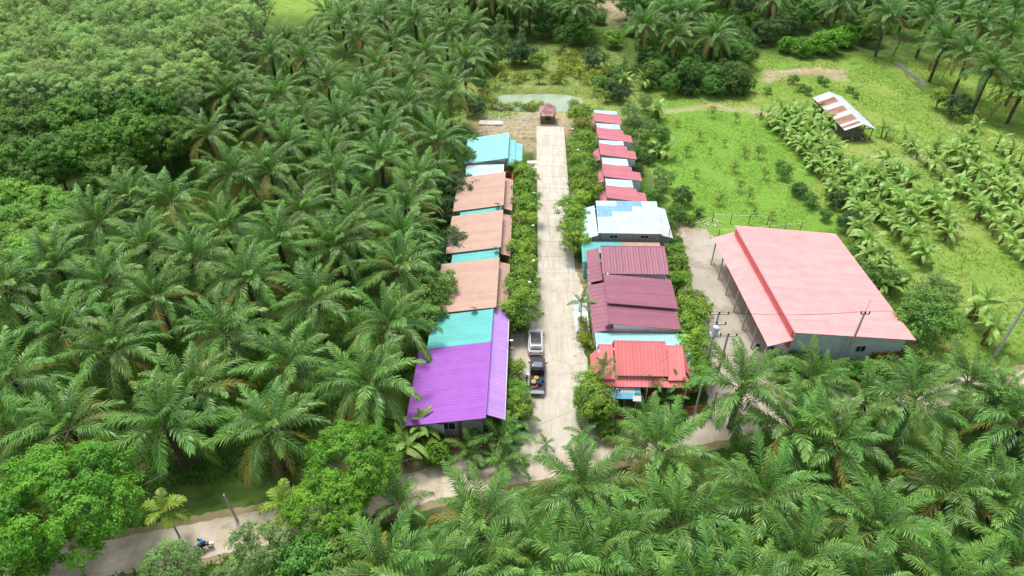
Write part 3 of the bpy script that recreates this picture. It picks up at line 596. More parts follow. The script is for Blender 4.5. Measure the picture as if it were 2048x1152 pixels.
# --- poles, lamps and wires
def wires(pts, label, r=.012, sag=.5):
    mb = MB()
    for a, b in zip(pts[:-1], pts[1:]):
        a, b = Vector(a), Vector(b); P = [a.lerp(b, i/12)-Vector((0, 0, sag*4*(i/12)*(1-i/12))) for i in range(13)]; mb.tube(P, r, 4, False)
    return meta(mb.build('power_line', M['black']), label, 'power line')
def pole(u, v, h, label, arms=1, armw=1.6, r=.16, rz=0, name='power_pole', tilt=0):
    x, y = at(u, v); t = thing(name, label, 'power pole', (x, y, 0), rz)
    s = .5**.5; MB().loft([[(a*r*k*s, b*r*k*s, z) for a, b in ((-1,-1),(1,-1),(1,1),(-1,1))] for k, z in ((1.3, -.3), (.75, h))]).build('mast', M['pole'], t)
    for i in range(arms):
        c = MB().box(-armw/2, armw/2, -.17, -.08, h-.35-i*1.5, h-.23-i*1.5).build('crossarm', M['steel'], t)
        for k in (-1, 0, 1): MB().loft([[(q*math.cos(w)+k*armw*.44, q*math.sin(w)-.125, z+h-.23-i*1.5) for w in np.linspace(0, 6.283, 8, endpoint=False)] for q, z in ((.05, .002), (.1, .06), (.05, .12), (.1, .2), (.03, .3))]).build('insulator', M['black'], c)
    t.rotation_euler = (tilt, 0, rz); return t, (x, y, h)
_, pA = pole(1681, 738, 9.0, 'concrete power pole standing in front of the pink warehouse wall', 1, 1.0)
MB().tube([(0, 0, 9.0), (.1, 0, 10.6)], .03, 5).build('lightning_rod', M['steel'], _)
_, pB = pole(1988, 712, 9.0, 'concrete power pole at the right edge beyond the palms', 1, 1.2)
_, pC = pole(1408, 745, 9.5, 'concrete pole with two crossarms and a transformer beside the stained yard', 2, 2.2)
MB().tube([(-.1, -.5, 6.6), (-.1, -.5, 7.7)], .36, 12).build('transformer', mat('transformer_grey', (.62, .66, .7), .4), _); MB().box(-.6, .6, -.9, -.1, 6.45, 6.58).build('platform', M['steel'], _)
_, pD = pole(1434, 752, 6.8, 'shorter concrete pole with one crossarm right of the transformer pole', 1, 2.0)
_, pE = pole(1222, 862, 6.6, 'concrete pole rising from the shrubs in front of the coral pink roof', 1, .6, .12)
_, pF = pole(1388, 832, 5.0, 'left one of two short concrete posts by the right lot corner', 0, 1, .13); _, pG = pole(1420, 836, 4.2, 'right one of two short concrete posts by the right lot corner', 0, 1, .13)
_, pH = pole(475, 1042, 4.6, 'leaning grey pole at the verge of the lower track', 0, 1, .12, tilt=rad(3)); _, pI = pole(1362, 632, 5.2, 'slim pole between the maroon house and the yard', 0, 1, .1); _, pK = pole(1330, 515, 5.0, 'slim green grey pole beside the white side roof', 0, 1, .08)
_, pL = pole(1404, 100+192, 6.5, 'old wooden pole', 0) if False else (None, None)
x, y = at(1784, 118); t = thing('post', 'weathered wooden pole leaning at the start of the low grey fence', 'post', (x, y, hz(x, y)), 0); MB().tube([(0, 0, 0), (.4, 0, 3.6)], .14, 7).build('shaft', M['bark'], t)
for j, (u, v, h) in enumerate(((1274, 302, 3.2), (1298, 386, 3.8), (1255, 240, 3.2), (1316, 360, 2.6), (1432, 560, 2.5))[:4]):
    x, y = at(u, v); lb = ('pale post beside the second farthest small red roof', 'tallest pale post behind the nearest small red roof', 'pale post behind the farthest small red roof', 'short pale post among the shrubs near the field edge')[j]
    t = thing('post', lb, 'post', (x, y, 0), 0, 'pale posts behind the small houses'); MB().tube([(0, 0, 0), (0, 0, h)], .07, 6).build('shaft', M['white'], t)
for k in range(3): wires([(pC[0]-.9+.9*k, pC[1], 9.6-.15), (pA[0]-.4+.4*k, pA[1], 9.0), (pB[0]-.4+.4*k, pB[1], 9.0), (pB[0]+40, pB[1]+8+k*.4, 9)], ('northernmost', 'middle', 'southernmost')[2-k]+' power line crossing in front of the pink warehouse')
wires([(pC[0], pC[1], 8), pE, (-4, 41, 5.4), (pH[0], pH[1], 4.6), (-60, 27, 5)], 'thin wire running along the lower track past the purple house')
wires([(pC[0]-.8, pC[1], 7.9), (pI[0], pI[1], 5.1), (pK[0], pK[1], 4.9)], 'wire behind the maroon house')
LW = mat('lamp_head_white', (.85, .85, .84), .3)
for j, (u, v, lb) in enumerate(((1066, 451, 'street lamp with a white head among the left hedge trees beside the blue roofed house'), (1067, 521, 'street lamp of the left hedge level with the near end of the blue roofed house'), (1059, 564, 'street lamp of the left hedge level with the maroon roofs'), (1068, 386, 'street lamp of the left hedge level with the nearest small red roof'), (1023, 681, 'street lamp beside the lilac roof just left of the white car'), (1156, 300, 'street lamp inside the right hedge across from the turquoise roofed house'), (1145, 258, 'street lamp at the far end of the right hedge'))):
    x, y = at(u, v, 4.6); side = -1 if u < 1100 else 1
    t = thing('street_lamp', lb, 'street lamp', (x+side*.5, y, 0), 0, 'street lamps in the hedges'); MB().tube([(0, 0, 0), (0, 0, 4.4), (-side*.3, 0, 4.62)], .045, 6).build('mast', M['steel'], t)
    h_ = MB().loft([[(a*q-side*.5, b*q*.6, z) for a, b in ((-1,-.6),(-.6,-1),(.6,-1),(1,-.6),(1,.6),(.6,1),(-.6,1),(-1,.6))] for q, z in ((.14, 4.57), (.2, 4.6), (.2, 4.65), (.15, 4.68))]).build('lamp_head', LW, t)
# white sign box on the wire
x, y = at(1196, 779, 4.2); t = thing('floodlight', 'small white box lamp hanging over the shrubs left of the concrete pole', 'floodlight', (x, y, 4.1)); bevel(MB().box(-.28, .28, -.1, .1, -.2, .2).build('housing', M['white'], t)); MB().box(-.2, .2, -.115, -.102, -.13, .13).build('lens', M['steel'], t)
MB().tube([(.28, 0, 0), (pE[0]-x, pE[1]-y, 1.2)], .03, 5).build('arm', M['steel'], t)
# TV antenna post
x, y = at(1267, 838); t = thing('antenna', 'grey panel on a thin post below the sky blue awning', 'antenna', (x, y, 0)); MB().tube([(0, 0, 0), (0, 0, 3.2)], .05, 6).build('mast', M['steel'], t); MB().cbox((0, 0, 3.3), .9, .6, .05, 0, .4).build('panel', M['steel'], t)
# solar panel by the road
x, y = at(1048, 800, .6); t = thing('solar_panel', 'tilted grey panel on white legs beside the palms at the road edge', 'solar panel', (x, y, 0), rad(25)); MB().cbox((0, 0, .6), 1.2, 1.0, .05, 0, .35).build('panel_plate', mat('panel_grey', (.42, .47, .5), .3), t)
for a in (-.5, .5):
    for b in (-.4, .4): MB().tube([(a, b, 0), (a, b, .6+b*.3)], .03, 5).build('leg', M['white'], t)
# --- fences of the field
def postfence(P, label, h=1.6, rail=True, sp=3.0, m='white', name='fence', rr=.035):
    x0, y0 = P[0]; t = thing(name, label, 'fence', (x0, y0, 0)); k = 0; mb = MB()
    pm = MB().tube([(0, 0, 0), (0, 0, h)], .06, 6).mesh('post', M[m])
    for a, b in zip(P[:-1], P[1:]):
        n = max(1, round(math.dist(a, b)/sp))
        for i in range(n+1):
            x, y = a[0]+(b[0]-a[0])*i/n, a[1]+(b[1]-a[1])*i/n; obj('post', pm, t, (x-x0, y-y0, hz(x, y)))
        for z in ((h-.1,) if rail else (h-.1, h*.5)):
            o = MB().tube([(a[0]-x0, a[1]-y0, z+hz(*a)), (b[0]-x0, b[1]-y0, z+hz(*b))], rr, 4).build('rail' if rail else 'strand', M['white'], t)
postfence([at(1424, 445), at(1534, 449)], 'thin fence with a pale top rail at the far edge of the pink warehouse grass', 1.6, True, 2.6, 'bark'); postfence([at(1436, 476), at(1600, 462)], 'post fence close behind the pink warehouse', 1.5, True, 2.6, 'bark')
# low grey concrete fence
a, b = at(1786, 140), at(1850, 185); l = math.dist(a, b); t = thing('low_fence', 'low weathered grey panel fence between the meadow and the tall palms', 'fence', (*a, hz(*a)), math.atan2(b[1]-a[1], b[0]-a[0]))
n = int(l/1.5); pm = MB().box(.05, 1.45, -.03, .03, 0, .8).mesh('panel', M['wallgrey']); qm = MB().box(-.08, .08, -.08, .08, 0, 1.0).mesh('post', M['pole'])
for i in range(n): obj('panel', pm, t, (i*1.5, 0, -.3*i/n)); obj('post', qm, t, (i*1.5, 0, -.3*i/n))
# clutter by the purple house: potted plants, bags
for k, (u, v, lb) in enumerate(((1020, 738, 'terracotta flower pot at the lilac roof edge, farther of the pair'), (1030, 742, 'terracotta flower pot nearer the white car, beside its twin'))):
    x, y = at(u, v); t = thing('flower_pot', lb, 'flower pot', (x, y, .05), 0, 'flower pots by the purple house'); MB().loft([[(r*math.cos(a), r*math.sin(a), z) for a in np.linspace(0, 6.283, 12, endpoint=False)] for r, z in ((.16, 0), (.26, .35), (.28, .35), (.28, .4), (.22, .4))]).build('pot', M['redwall'], t)
# ------------------------------------------------------------------ foliage prototypes
def frond_mesh(name, m, Ln=6.0, e0=60, bend=90, pairs=40, leaf=1.12, seed=0, droop=.4, w=.12, curl=0.0, s0=.16):
    g = np.random.default_rng(seed); K = 13; s = np.linspace(0, 1, K); ang = np.radians(e0-bend*s**1.4); yaw = curl*s**1.5
    T = np.stack([np.cos(ang)*np.cos(yaw), np.cos(ang)*np.sin(yaw), np.sin(ang)], 1); P = np.zeros((K, 3)); P[1:] = np.cumsum((T[1:]+T[:-1])/2*Ln/(K-1), 0)
    V, Q, tn, mi = [], [], [], []
    S = np.stack([-np.sin(yaw), np.cos(yaw), np.zeros(K)], 1); N = np.cross(T, S); N *= np.sign(N[:, 2:3]+1e-9)
    for i in range(K):
        r = .05*(1-s[i])+.01
        for v in (S[i]*r, N[i]*r*.8, -S[i]*r): V.append(P[i]+v); tn.append(.5)
    for i in range(K-1):
        for j in range(2): Q.append((3*i+j, 3*i+j+1, 3*i+j+4, 3*i+j+3)); mi.append(1)
    for q in range(pairs):
        f = s0+(1-s0)*(q+.5)/pairs; k = min(K-2, int(f*(K-1))); a = f*(K-1)-k
        p = P[k]*(1-a)+P[k+1]*a; t = T[k]*(1-a)+T[k+1]*a; sd = S[k]; n = N[k]
        prof = math.sin(math.pi*min(1, (f-s0)/(1-s0)*.72+.2))**.8
        for sg in (-1, 1):
            l = leaf*prof*g.uniform(.85, 1.12); al = math.radians(62-28*f+g.normal(0, 4)); be = math.radians((24 if (q+(sg > 0)) % 2 else -12)+g.normal(0, 8))
            d = math.cos(al)*t+math.sin(al)*(sg*sd*math.cos(be)+n*math.sin(be)); d /= np.linalg.norm(d)
            wv = np.cross(d, n); wv /= np.linalg.norm(wv)+1e-9; wv = wv*math.cos(.5)+n*math.sin(.5)*sg*(1 if q % 2 else -1)*.6; ww = w*g.uniform(.8, 1.2)
            b0 = p; m1 = p+d*l*.5-np.array([0, 0, droop*l*.12]); t1 = p+d*l*.92-np.array([0, 0, droop*l*.8])
            n0 = len(V); V += [b0-wv*ww*.3, b0+wv*ww*.3, m1+wv*ww*.5, m1-wv*ww*.5, t1+wv*ww*.12, t1-wv*ww*.12]
            tt = np.clip(g.normal(.25, .22)+.3*f, 0, 1); tn += [tt*.7]*2+[tt]*2+[min(1, tt+.12)]*2
            Q += [(n0, n0+1, n0+2, n0+3), (n0+3, n0+2, n0+4, n0+5)]; mi += [0, 0]
    return npmesh(name, V, Q, [M[m], M['stalk']], tn, midx=mi)
ST = {}   # stage -> list of (nominal elevation, mesh)
sd0 = 0
for nm, e0s, bend, m, kw in (('up', (80, 66), 52, 'palm', {}), ('mid', (50, 32), 76, 'palm', {}), ('low', (14, -4), 66, 'palm', {}), ('old', (8,), 76, 'palm_old', dict(pairs=40, leaf=.85)), ('dry', (-20,), 62, 'palm_dry', dict(pairs=26, leaf=.8))):
    ST[nm] = []
    for e in e0s:
        for q in range(2 if nm in ('up', 'mid', 'low') else 1):
            sd0 += 1; ST[nm].append((e, frond_mesh('frond', m, e0=e, bend=bend+(-8 if q else 8), seed=sd0, curl=(-.35 if q else .3), **kw)))
def palm_trunk(h, seed, r=.3):
    g = random.Random(seed); k = 9; secs = []; n = max(6, int(h/.3))
    for i in range(n+1):
        z = -.3+(h+.3)*i/n; rr = r*(1.35 if i == 0 else 1)*(1+.12*(i % 2))*(1+.5*max(0, (i/n-.8)*4)*.5)
        secs.append([(rr*g.uniform(.85, 1.15)*math.cos(2*math.pi*j/k+i*.3), rr*g.uniform(.85, 1.15)*math.sin(2*math.pi*j/k+i*.3), z) for j in range(k)])
    mb = MB().loft(secs)
    for i in range(22):     # cut leaf bases standing out under the crown
        a = i*2.4; z = h-.1-i*.075; c, s_ = math.cos(a), math.sin(a); mb.tube([(c*r*.8, s_*r*.8, z-.25), (c*r*1.9, s_*r*1.9, z+.15)], [.1, .05], 4)
    return mb.mesh('trunk', M['palmtrunk'])
TR = {}
def make_palm(x, y, h, label, seed, n=30, sc=1.0, group=None, name='oil_palm', dry=0, cat='palm', old=.2, parts=True):
    g = random.Random(seed); z0 = hz(x, y); hk = round(h*2)/2
    if hk not in TR: TR[hk] = palm_trunk(hk, int(hk*10))
    t = thing(name, label, cat, (x, y, z0), g.uniform(0, 6.28), group)
    obj('trunk', TR[hk], t); az = g.uniform(0, 6.28)
    lean = g.uniform(0, 6.28)
    for i in range(n+dry):
        a = (i+.3)/n; az += 2.39996+g.uniform(-.14, .14)
        if i >= n: st, e = 'dry', g.uniform(-45, -25)
        else:
            e = 84-98*a**1.12+g.uniform(-6, 6); st = 'up' if e > 57 else 'mid' if e > 22 else 'low'
            if st == 'low' and g.random() < old*2: st = 'old'
        en, me = min(ST[st], key=lambda q: abs(q[0]-e)+g.uniform(0, 9))
        o = bpy.data.objects.new('frond', me); s_ = sc*g.uniform(.9, 1.08)*(.72+.28*min(1, a*4)); o.scale = (s_,)*3
        o.location = (math.cos(az)*.22, math.sin(az)*.22, hk+.35*(1-a)-.1)
        o.rotation_euler = (Matrix.Rotation(az, 3, 'Z') @ Matrix.Rotation(rad(en-e), 3, 'Y') @ Matrix.Rotation(g.uniform(-.25, .25), 3, 'X')).to_euler()
        link(o, t)
    return t
PALMS = []
def inpoly(u, v, P):
    c = False; j = len(P)-1
    for i in range(len(P)):
        if (P[i][1] > v) != (P[j][1] > v) and u < (P[j][0]-P[i][0])*(v-P[i][1])/(P[j][1]-P[i][1])+P[i][0]: c = not c
        j = i
    return c
def proj(x, y, z):
    p = np.array([x, y, z-CAM_H]); zc = p@_f; return 1024+F_PX*(p@_r)/zc, 576+F_PX*(p@_d)/zc
L1 = [(227,701),(331,852),(134,856),(544,856),(737,768),(575,731),(778,650),(447,667),(20,760),(385,780),(197,446),(340,402),(294,493),(387,521),(112,530),(212,565),(312,596),(122,659),(12,577),(450,459),(260,396),(556,480),(600,424),(706,446),(494,559),(631,600),(797,537),(672,490),(812,412),(459,346),(539,341),(803,471),(837,359),(414,266),(530,247),(558,191),(488,175),(541,109),(571,84),(627,81),(683,37),(758,34),(830,37),(936,53),(892,60),(652,166),(608,116),(602,231),(574,287),(661,306),(817,206),(899,181),(755,131),(780,87),(852,106),(827,150),(717,200),(683,237),(774,259),(874,281),(761,319),(455,188),(739,178)]
LBL = {(227,701): 'oil palm in mid left plantation with one frond hanging straight down', (331,852): 'large oil palm just right of the big bright green tree, nearest row by the track', (134,856): 'oil palm just behind the big bright green tree at lower left',
 (544,856): 'large oil palm with wide spread drooping fronds above the grey leaning pole', (737,768): 'oil palm whose fronds reach over the left edge of the purple roof', (778,650): 'oil palm beside the turquoise rear roof of the purple house', (797,537): 'oil palm left of the lightest brown roof', (631,600): 'oil palm with hanging yellow fronds in the middle of the plantation', (539,341): 'oil palm with yellow lower fronds, right one of a pair near the dark tree grove', (459,346): 'oil palm by the dark tree grove, left of the one with yellow fronds', (899,181): 'oil palm left of the fish pond', (936,53): 'oil palm at the far left corner of the lot behind the pond'}
k = 0
for u, v in L1:
    x, y = at(u, v, 6.3 if v > 300 else 7.5); PALMS.append((x, y)); k += 1
    make_palm(x, y, 6.0 if v > 300 else 7.0, LBL.get((u, v), 'oil palm among its like in the dense plantation left of the village'), k, 29, 1.0 if v > 300 else .97, 'oil palms of the left plantation', old=.3 if v in (600, 341, 856, 701) else .2, dry=1 if k % 2 == 0 else 0)
PL = [(975,-20),(960,60),(945,150),(935,260),(905,330),(865,430),(840,540),(820,650),(800,760),(700,830),(640,890),(560,890),(200,940),(-80,930),(-80,690),(40,620),(100,590),(160,500),(160,440),(215,385),(310,370),(390,330),(395,240),(440,170),(480,120),(510,70),(600,40),(680,-20)]
rg = random.Random(77)
for j in range(24):
    for i in range(34):
        x = -160+i*8.2+(4.1 if j % 2 else 0)+rg.uniform(-.9, .9); y = 30+j*7.4+rg.uniform(-.9, .9); u, v = proj(x, y, 6.5)
        if inpoly(u, v, PL) and all((x-a)**2+(y-b)**2 > 54 for a, b in PALMS) and v < 860:
            PALMS.append((x, y)); k += 1; make_palm(x, y, rg.choice((4, 5, 6, 6.5, 7.5)), 'oil palm among its like in the dense plantation left of the village', k, rg.choice((24, 27, 30)), rg.uniform(.88, 1), 'oil palms of the left plantation')
L2 = {(1479,790): 'oil palm at the lower right corner of the lot, its fronds over the track', (1677,877): 'large oil palm below the pale pole and the pink warehouse, nearest side of the track', (1532,990): 'oil palm with dark heart and spreading fronds in the lower right plantation', (1759,1053): 'large oil palm with a bright drooping frond in the lower right plantation', (1602,1116): None, (1818,818): 'tall oil palm right of the pink warehouse corner, beyond the track', (1908,971): None, (2046,1124): None, (1944,755): 'oil palm at the foot of the right power pole', (2046,845): 'oil palm cut by the right picture edge near the track', (1630,755): 'oil palm in front of the pink warehouse wall', (1359,1045): None, (1323,896): 'oil palm in the middle of the lower track below the coral pink roof', (966,1036): 'large oil palm below the purple roof with one orange frond stalk', (1168,972): 'oil palm at the edge of the track where the village road begins', (764,1142): 'oil palm at the bottom edge right of the bright green tree', (960,1150): None, (1174,1138): None, (1400,1185): None, (1240,1100): None, (1890,1165): None, (2010, 1000): None, (1070, 1125): None, (1500,1190): None, (1720,1190): None, (860,1200): None, (1990,1210): None, (1290,1200): None, (1735, 800): None, (1585, 852): None, (2005, 790): None}
for (u, v), lb in L2.items():
    x, y = at(u, v, 5.2); k += 1; PALMS.append((x, y)); big = lb is not None
    make_palm(x, y, 4.5 if (u, v) not in ((1818,818), (1479,790)) else 6, lb or 'oil palm among its like below the track at the lower right', k, 28, 1.0 if (u, v) not in ((1630,755), (1944,755), (1735,800), (2005,790)) else .78, 'oil palms below the track', dry=1 if k % 4 == 0 else 0, old=.15)
L3 = [(1287,51,8),(1349,69,7),(1429,71,8),(1383,33,7),(1546,5,8),(1675,15,8),(1337,25,7),(1775,38,9),(1859,43,8.5),(1922,23,8.5),(1963,50,8.5),(2028,20,8.5),(1890,83,8.5),(1940,106,8.5),(1985,133,9),(2044,185,6),(2024,70,8.5),(2052,126,8.5),(1150,12,8),(1165,0,8),(1060,-15,10),(1030,-20,10),(990,-10,9),(1820,0,8),(1730,-10,8),(1985,-5,8),(1600,-20,8),(1460,-15,8)]
L3L = {(1429,71): 'oil palm with brown dead hanging fronds near the back of the meadow', (1985,133): 'tall oil palm with its whole dark trunk showing on the grass, right edge', (2044,185): 'shorter oil palm cut by the right picture edge above the meadow', (1890,83): 'tall oil palm with a slim bare trunk beside the low grey fence', (1775,38): 'tall oil palm beside the round bright bush at the back of the meadow', (1287,51): 'tall oil palm just right of the far right lot corner', (1349,69): 'oil palm between the two tall palms at the far right lot corner', (1150,12): 'tall oil palm behind the pond near the bare brown clearing'}
for u, v, h in L3:
    x, y = at(u, v, h+.3); k += 1; PALMS.append((x, y))
    make_palm(x, y, h, L3L.get((u, v), 'tall oil palm in the grove along the far side of the meadow'), k, 34, .98, 'tall oil palms at the far side', dry=7 if (u, v) == (1429, 71) else 2 if h > 7.5 else 0)
# small feathery palms (coconut and areca) in the yards
for m_, nm in (('areca', 'areca'),):
    ST2 = [(e, frond_mesh('frond', 'areca', Ln=1.9, e0=e, bend=b, pairs=18, leaf=.75, seed=90+e, droop=.3, w=.14, s0=.2)) for e, b in ((75, 60), (50, 80), (20, 70))]
    ST3 = [(e, frond_mesh('frond', 'palm', Ln=3.3, e0=e, bend=b, pairs=36, leaf=.75, seed=60+e, droop=.25, w=.08)) for e, b in ((78, 50), (50, 75), (22, 70))]
    ST4 = [(e, frond_mesh('frond', 'yellow', Ln=2.4, e0=e, bend=b, pairs=26, leaf=.6, seed=30+e, droop=.25, w=.07)) for e, b in ((76, 45), (50, 65), (25, 70))]
slim = {}
def small_palm(u, v, h, label, sts, n=11, sc=1.0, name='small_palm', group=None, ground=False):
    global k
    x, y = at(u, v, 0 if ground else h); k += 1; g = random.Random(k); t = thing(name, label, 'palm', (x, y, hz(x, y)), 0, group)
    if h not in slim: slim[h] = MB().tube([(0, 0, -.2), (.05, 0, h*.5), (0, 0, h)], [.11, .08, .06], 7).mesh('trunk', M['barkpale'])
    obj('trunk', slim[h], t); az = g.uniform(0, 6)
    for i in range(n):
        a = (i+.5)/n; az += 2.4; e = 82-80*a; en, me = min(sts, key=lambda q: abs(q[0]-e)); o = bpy.data.objects.new('frond', me); s_ = sc*g.uniform(.85, 1.1); o.scale = (s_,)*3; o.location = (0, 0, h-.05)
        o.rotation_euler = (Matrix.Rotation(az, 3, 'Z') @ Matrix.Rotation(rad(en-e), 3, 'Y')).to_euler(); link(o, t)
for a in ((330,1022,4.2,'bright yellow green areca palm over the lower track, left of the motorcycle',ST2,9,1.15),(566,1010,4.5,'areca palm with drooping pale fronds right of the leaning pole',ST2,9,1.2),(1163,608,3.2,'small palm with pale fronds in front of the white tiled platform',ST3,10,.6),
 (1208,735,5.0,'areca palm by the concrete pole at the left end of the coral pink roof',ST3,10,.55),(1310,765,3.2,'areca palm in front of the coral pink eave, left one of two',ST3,10,.5),(1358,765,3.2,'areca palm in front of the coral pink eave, right one of two',ST3,10,.5),
 (1290,835,1.6,'young coconut palm below the coral pink house, fronds fanning up',ST3,12,.9),(1330,800,1.5,'young coconut palm near the terracotta fence right of the awning',ST3,11,.85),(1262,885,1.2,'young coconut palm on the verge below the awning',ST3,11,.55),(1000,880,1.5,'young coconut palm in front of the purple house, right of its wall',ST3,13,1.15),
 (940,905,1.3,'young coconut palm below the grey wall of the purple house',ST3,11,.9),(1030,840,1.3,'young coconut palm by the mouth of the village road on the left',ST3,11,.8),(1092,888,1.0,'small coconut palm poking up at the track before the village road',ST3,9,.4),(1165,868,1.6,'small upright palm at the track right of the road mouth',ST3,9,.7),(1010,925,1.2,'young coconut palm among the large palms left of the road mouth',ST3,12,1.05),
 (975,185,1.2,'young coconut palm at the left bank of the pond, nearer one',ST4,10,1.0),(990,168,1.0,'young coconut palm at the left bank of the pond, farther one',ST4,9,.9),(1188,182,.8,'young coconut palm right of the pond with a slim upright shape',ST4,9,.95),(1175,158,.8,'young coconut palm at the grassy slope behind the pond on the right',ST4,9,.95),(1122,160,.8,'young coconut palm on the far bank of the pond',ST4,9,1.0),(1235,160,1.4,'feathery palm among the dark shrubs right of the pond',ST3,11,.8),(1250,130,1.6,'feathery palm at the right lot edge behind the pond',ST3,11,.85),(1215,120,1.6,'feathery palm left of its twin at the right lot edge behind the pond',ST3,11,.8),
 (1310,140,1.5,'young palm in the shade below the tall palms, left one',ST3,11,.8),(1405,155,1.2,'yellowish young palm between the bushes at the back of the green lawn',ST4,11,1.4),(1445,165,1.0,'small fan of fronds between dark bushes at the back of the lawn',ST4,10,1.2),(1145,20,9.0,'slender tall palm behind the pond',ST3,11,1.0),(1040,15,9.0,'slender tall palm on a pale stem behind the conical trees',ST3,11,1.0),(1015,10,9.0,'slender tall palm on a pale stem left of its twin behind the pond',ST3,11,1.0),(800,1010,2.0,'dark small palm at the foot of the bright green tree',ST3,12,1.0),(935,440,2.2,'small palm with fronds over the edge of the brown roofs',ST3,9,.7)): small_palm(*a)
# ------------------------------------------------------------------ banana plants
def banana_leaf(seed, e0, bend, Ln=2.3, w=.62):
    g = np.random.default_rng(seed); K = 9; s = np.linspace(0, 1, K); ang = np.radians(e0-bend*s**1.3); T = np.stack([np.cos(ang), 0*s, np.sin(ang)], 1); P = np.zeros((K, 3)); P[1:] = np.cumsum((T[1:]+T[:-1])/2*Ln/(K-1), 0)
    V, Q, tn = [], [], []; N = np.stack([-np.sin(ang), 0*s, np.cos(ang)], 1)
    for sg in (-1, 1):
        for i in range(K-1):
            gap = g.uniform(0, .35) if g.random() < .45 else 0
            q0 = len(V)
            for ii, sh in ((i, 0), (i+1, -gap/(K-1)*Ln*.4)):
                ww = w/2*math.sin(math.pi*min(1, .12+.86*s[ii]))**.55*(1 if s[ii] > .12 else .25)
                tip = P[ii]+np.array([0, sg*ww*.92, 0])+N[ii]*ww*.32*(1-1.6*s[ii])+T[ii]*sh; V += [P[ii], tip]
            Q.append((q0, q0+1, q0+3, q0+2) if sg > 0 else (q0, q0+2, q0+3, q0+1)); t = np.clip(g.normal(.35, .22), 0, 1); tn += [min(1, t+.35), t, min(1, t+.35), t]
    return npmesh('leaf', V, Q, M['banana'], tn)
BL = [(e, banana_leaf(i+200, e, b)) for i, (e, b) in enumerate(((80, 40), (72, 60), (60, 85), (55, 95), (38, 95), (30, 90), (15, 85)))]
BDRY = npmesh('leaf', [(0,0,0),(.1,.1,-.5),(.25,.08,-1.3),(.28,-.1,-1.35),(.1,-.12,-.6)]+[(0,0,0)]*3, [(0,1,2,3),(0,3,4,0)], M['palm_dry'], [.5]*8) if False else npmesh('leaf', [(0,0,0),(.15,.12,-.5),(.28,.1,-1.3),(.28,-.14,-1.25),(.12,-.1,-.5)], [(0,1,2,3),(0,3,4,4)], M['palm_dry'], [.3]*5) if False else npmesh('dry_leaf', [(0,.03,0),(.2,.14,-.5),(.2,-.1,-.55),(0,-.03,0),(.3,.1,-1.3),(.28,-.12,-1.25)], [(0,1,2,3),(1,4,5,2)], M['palm_dry'], [.3]*6)
BS = [MB().tube([(0,0,-.1),(.03,0,h*.5),(0,.04,h)], [.14,.11,.07], 7).mesh('stem', M['stem']) for h in (1.3, 1.7, 2.1)]
def banana(x, y, label, seed, stems=2, sc=1.0, group='banana plants in rows'):
    g = random.Random(seed); t = thing('banana_plant', label, 'banana plant', (x, y, hz(x, y)), g.uniform(0, 6), group); t.scale = (sc,)*3
    for q in range(stems):
        a = g.uniform(0, 6.3); rr = 0 if q == 0 else g.uniform(.35, .8); px, py = rr*math.cos(a), rr*math.sin(a); hi = g.randrange(3); h = (1.3, 1.7, 2.1)[hi]
        obj('stem', BS[hi], t, (px, py, 0), (g.uniform(-.12, .12), g.uniform(-.12, .12), 0)); az = g.uniform(0, 6); n = g.randint(6, 8)
        for i in range(n):
            az += 2.4+g.uniform(-.3, .3); e = 82-72*(i+.4)/n; en, me = min(BL, key=lambda z: abs(z[0]-e)+g.uniform(0, 8))
            o = bpy.data.objects.new('leaf', me); o.location = (px, py, h-.05); o.scale = (g.uniform(.75, 1.1),)*3; o.rotation_euler = (Matrix.Rotation(az, 3, 'Z') @ Matrix.Rotation(rad(en-e), 3, 'Y') @ Matrix.Rotation(g.uniform(-.4, .4), 3, 'X')).to_euler(); link(o, t)
        for i in range(2): obj('dry_leaf', BDRY, t, (px, py, h*.8), (0, 0, g.uniform(0, 6)), .9)
ROWS = [[(1520,232),(1600,310),(1640,360),(1700,420),(1730,530),(1800,570)], [(1560,238),(1640,310),(1700,380),(1740,430),(1800,470),(1850,545)], [(1585,240),(1660,320),(1700,345),(1780,400),(1840,480)], [(1770,340),(1810,385),(1850,400),(1870,440),(1900,500)], [(1810,290),(1850,330),(1880,360),(1930,400),(1960,440),(2000,490),(2060,540)], [(1870,310),(1930,350),(1980,390),(2010,430),(2060,500)], [(1910,300),(1960,335),(2000,370),(2060,430)], [(1990,300),(2060,360)], [(1705,470),(1760,560),(1800,600)]]
n_b = 0; BP = []
gb = random.Random(8)
for ri, R in enumerate(ROWS):
    W_ = [at(*p) for p in R]
    for a, b in zip(W_[:-1], W_[1:]):
        d = math.dist(a, b); q = max(1, round(d/2.2))
        for i in range(q):
            x, y = a[0]+(b[0]-a[0])*(i+gb.uniform(-.2, .2))/q+gb.gauss(0, .25), a[1]+(b[1]-a[1])*i/q+gb.gauss(0, .25)
            if any((x-p)**2+(y-s)**2 < 2.0 for p, s in BP): continue
            BP.append((x, y)); n_b += 1
            banana(x, y, 'banana plant in the long rows of the right hand banana field' if ri > 2 and ri != 9 else 'banana plant in the rows between the green lawn and the old shed', 500+n_b, gb.choice((1, 2, 2, 3)), gb.uniform(.85, 1.3), 'banana plants in the long rows' if ri > 2 and ri != 9 else 'banana plants beside the lawn')
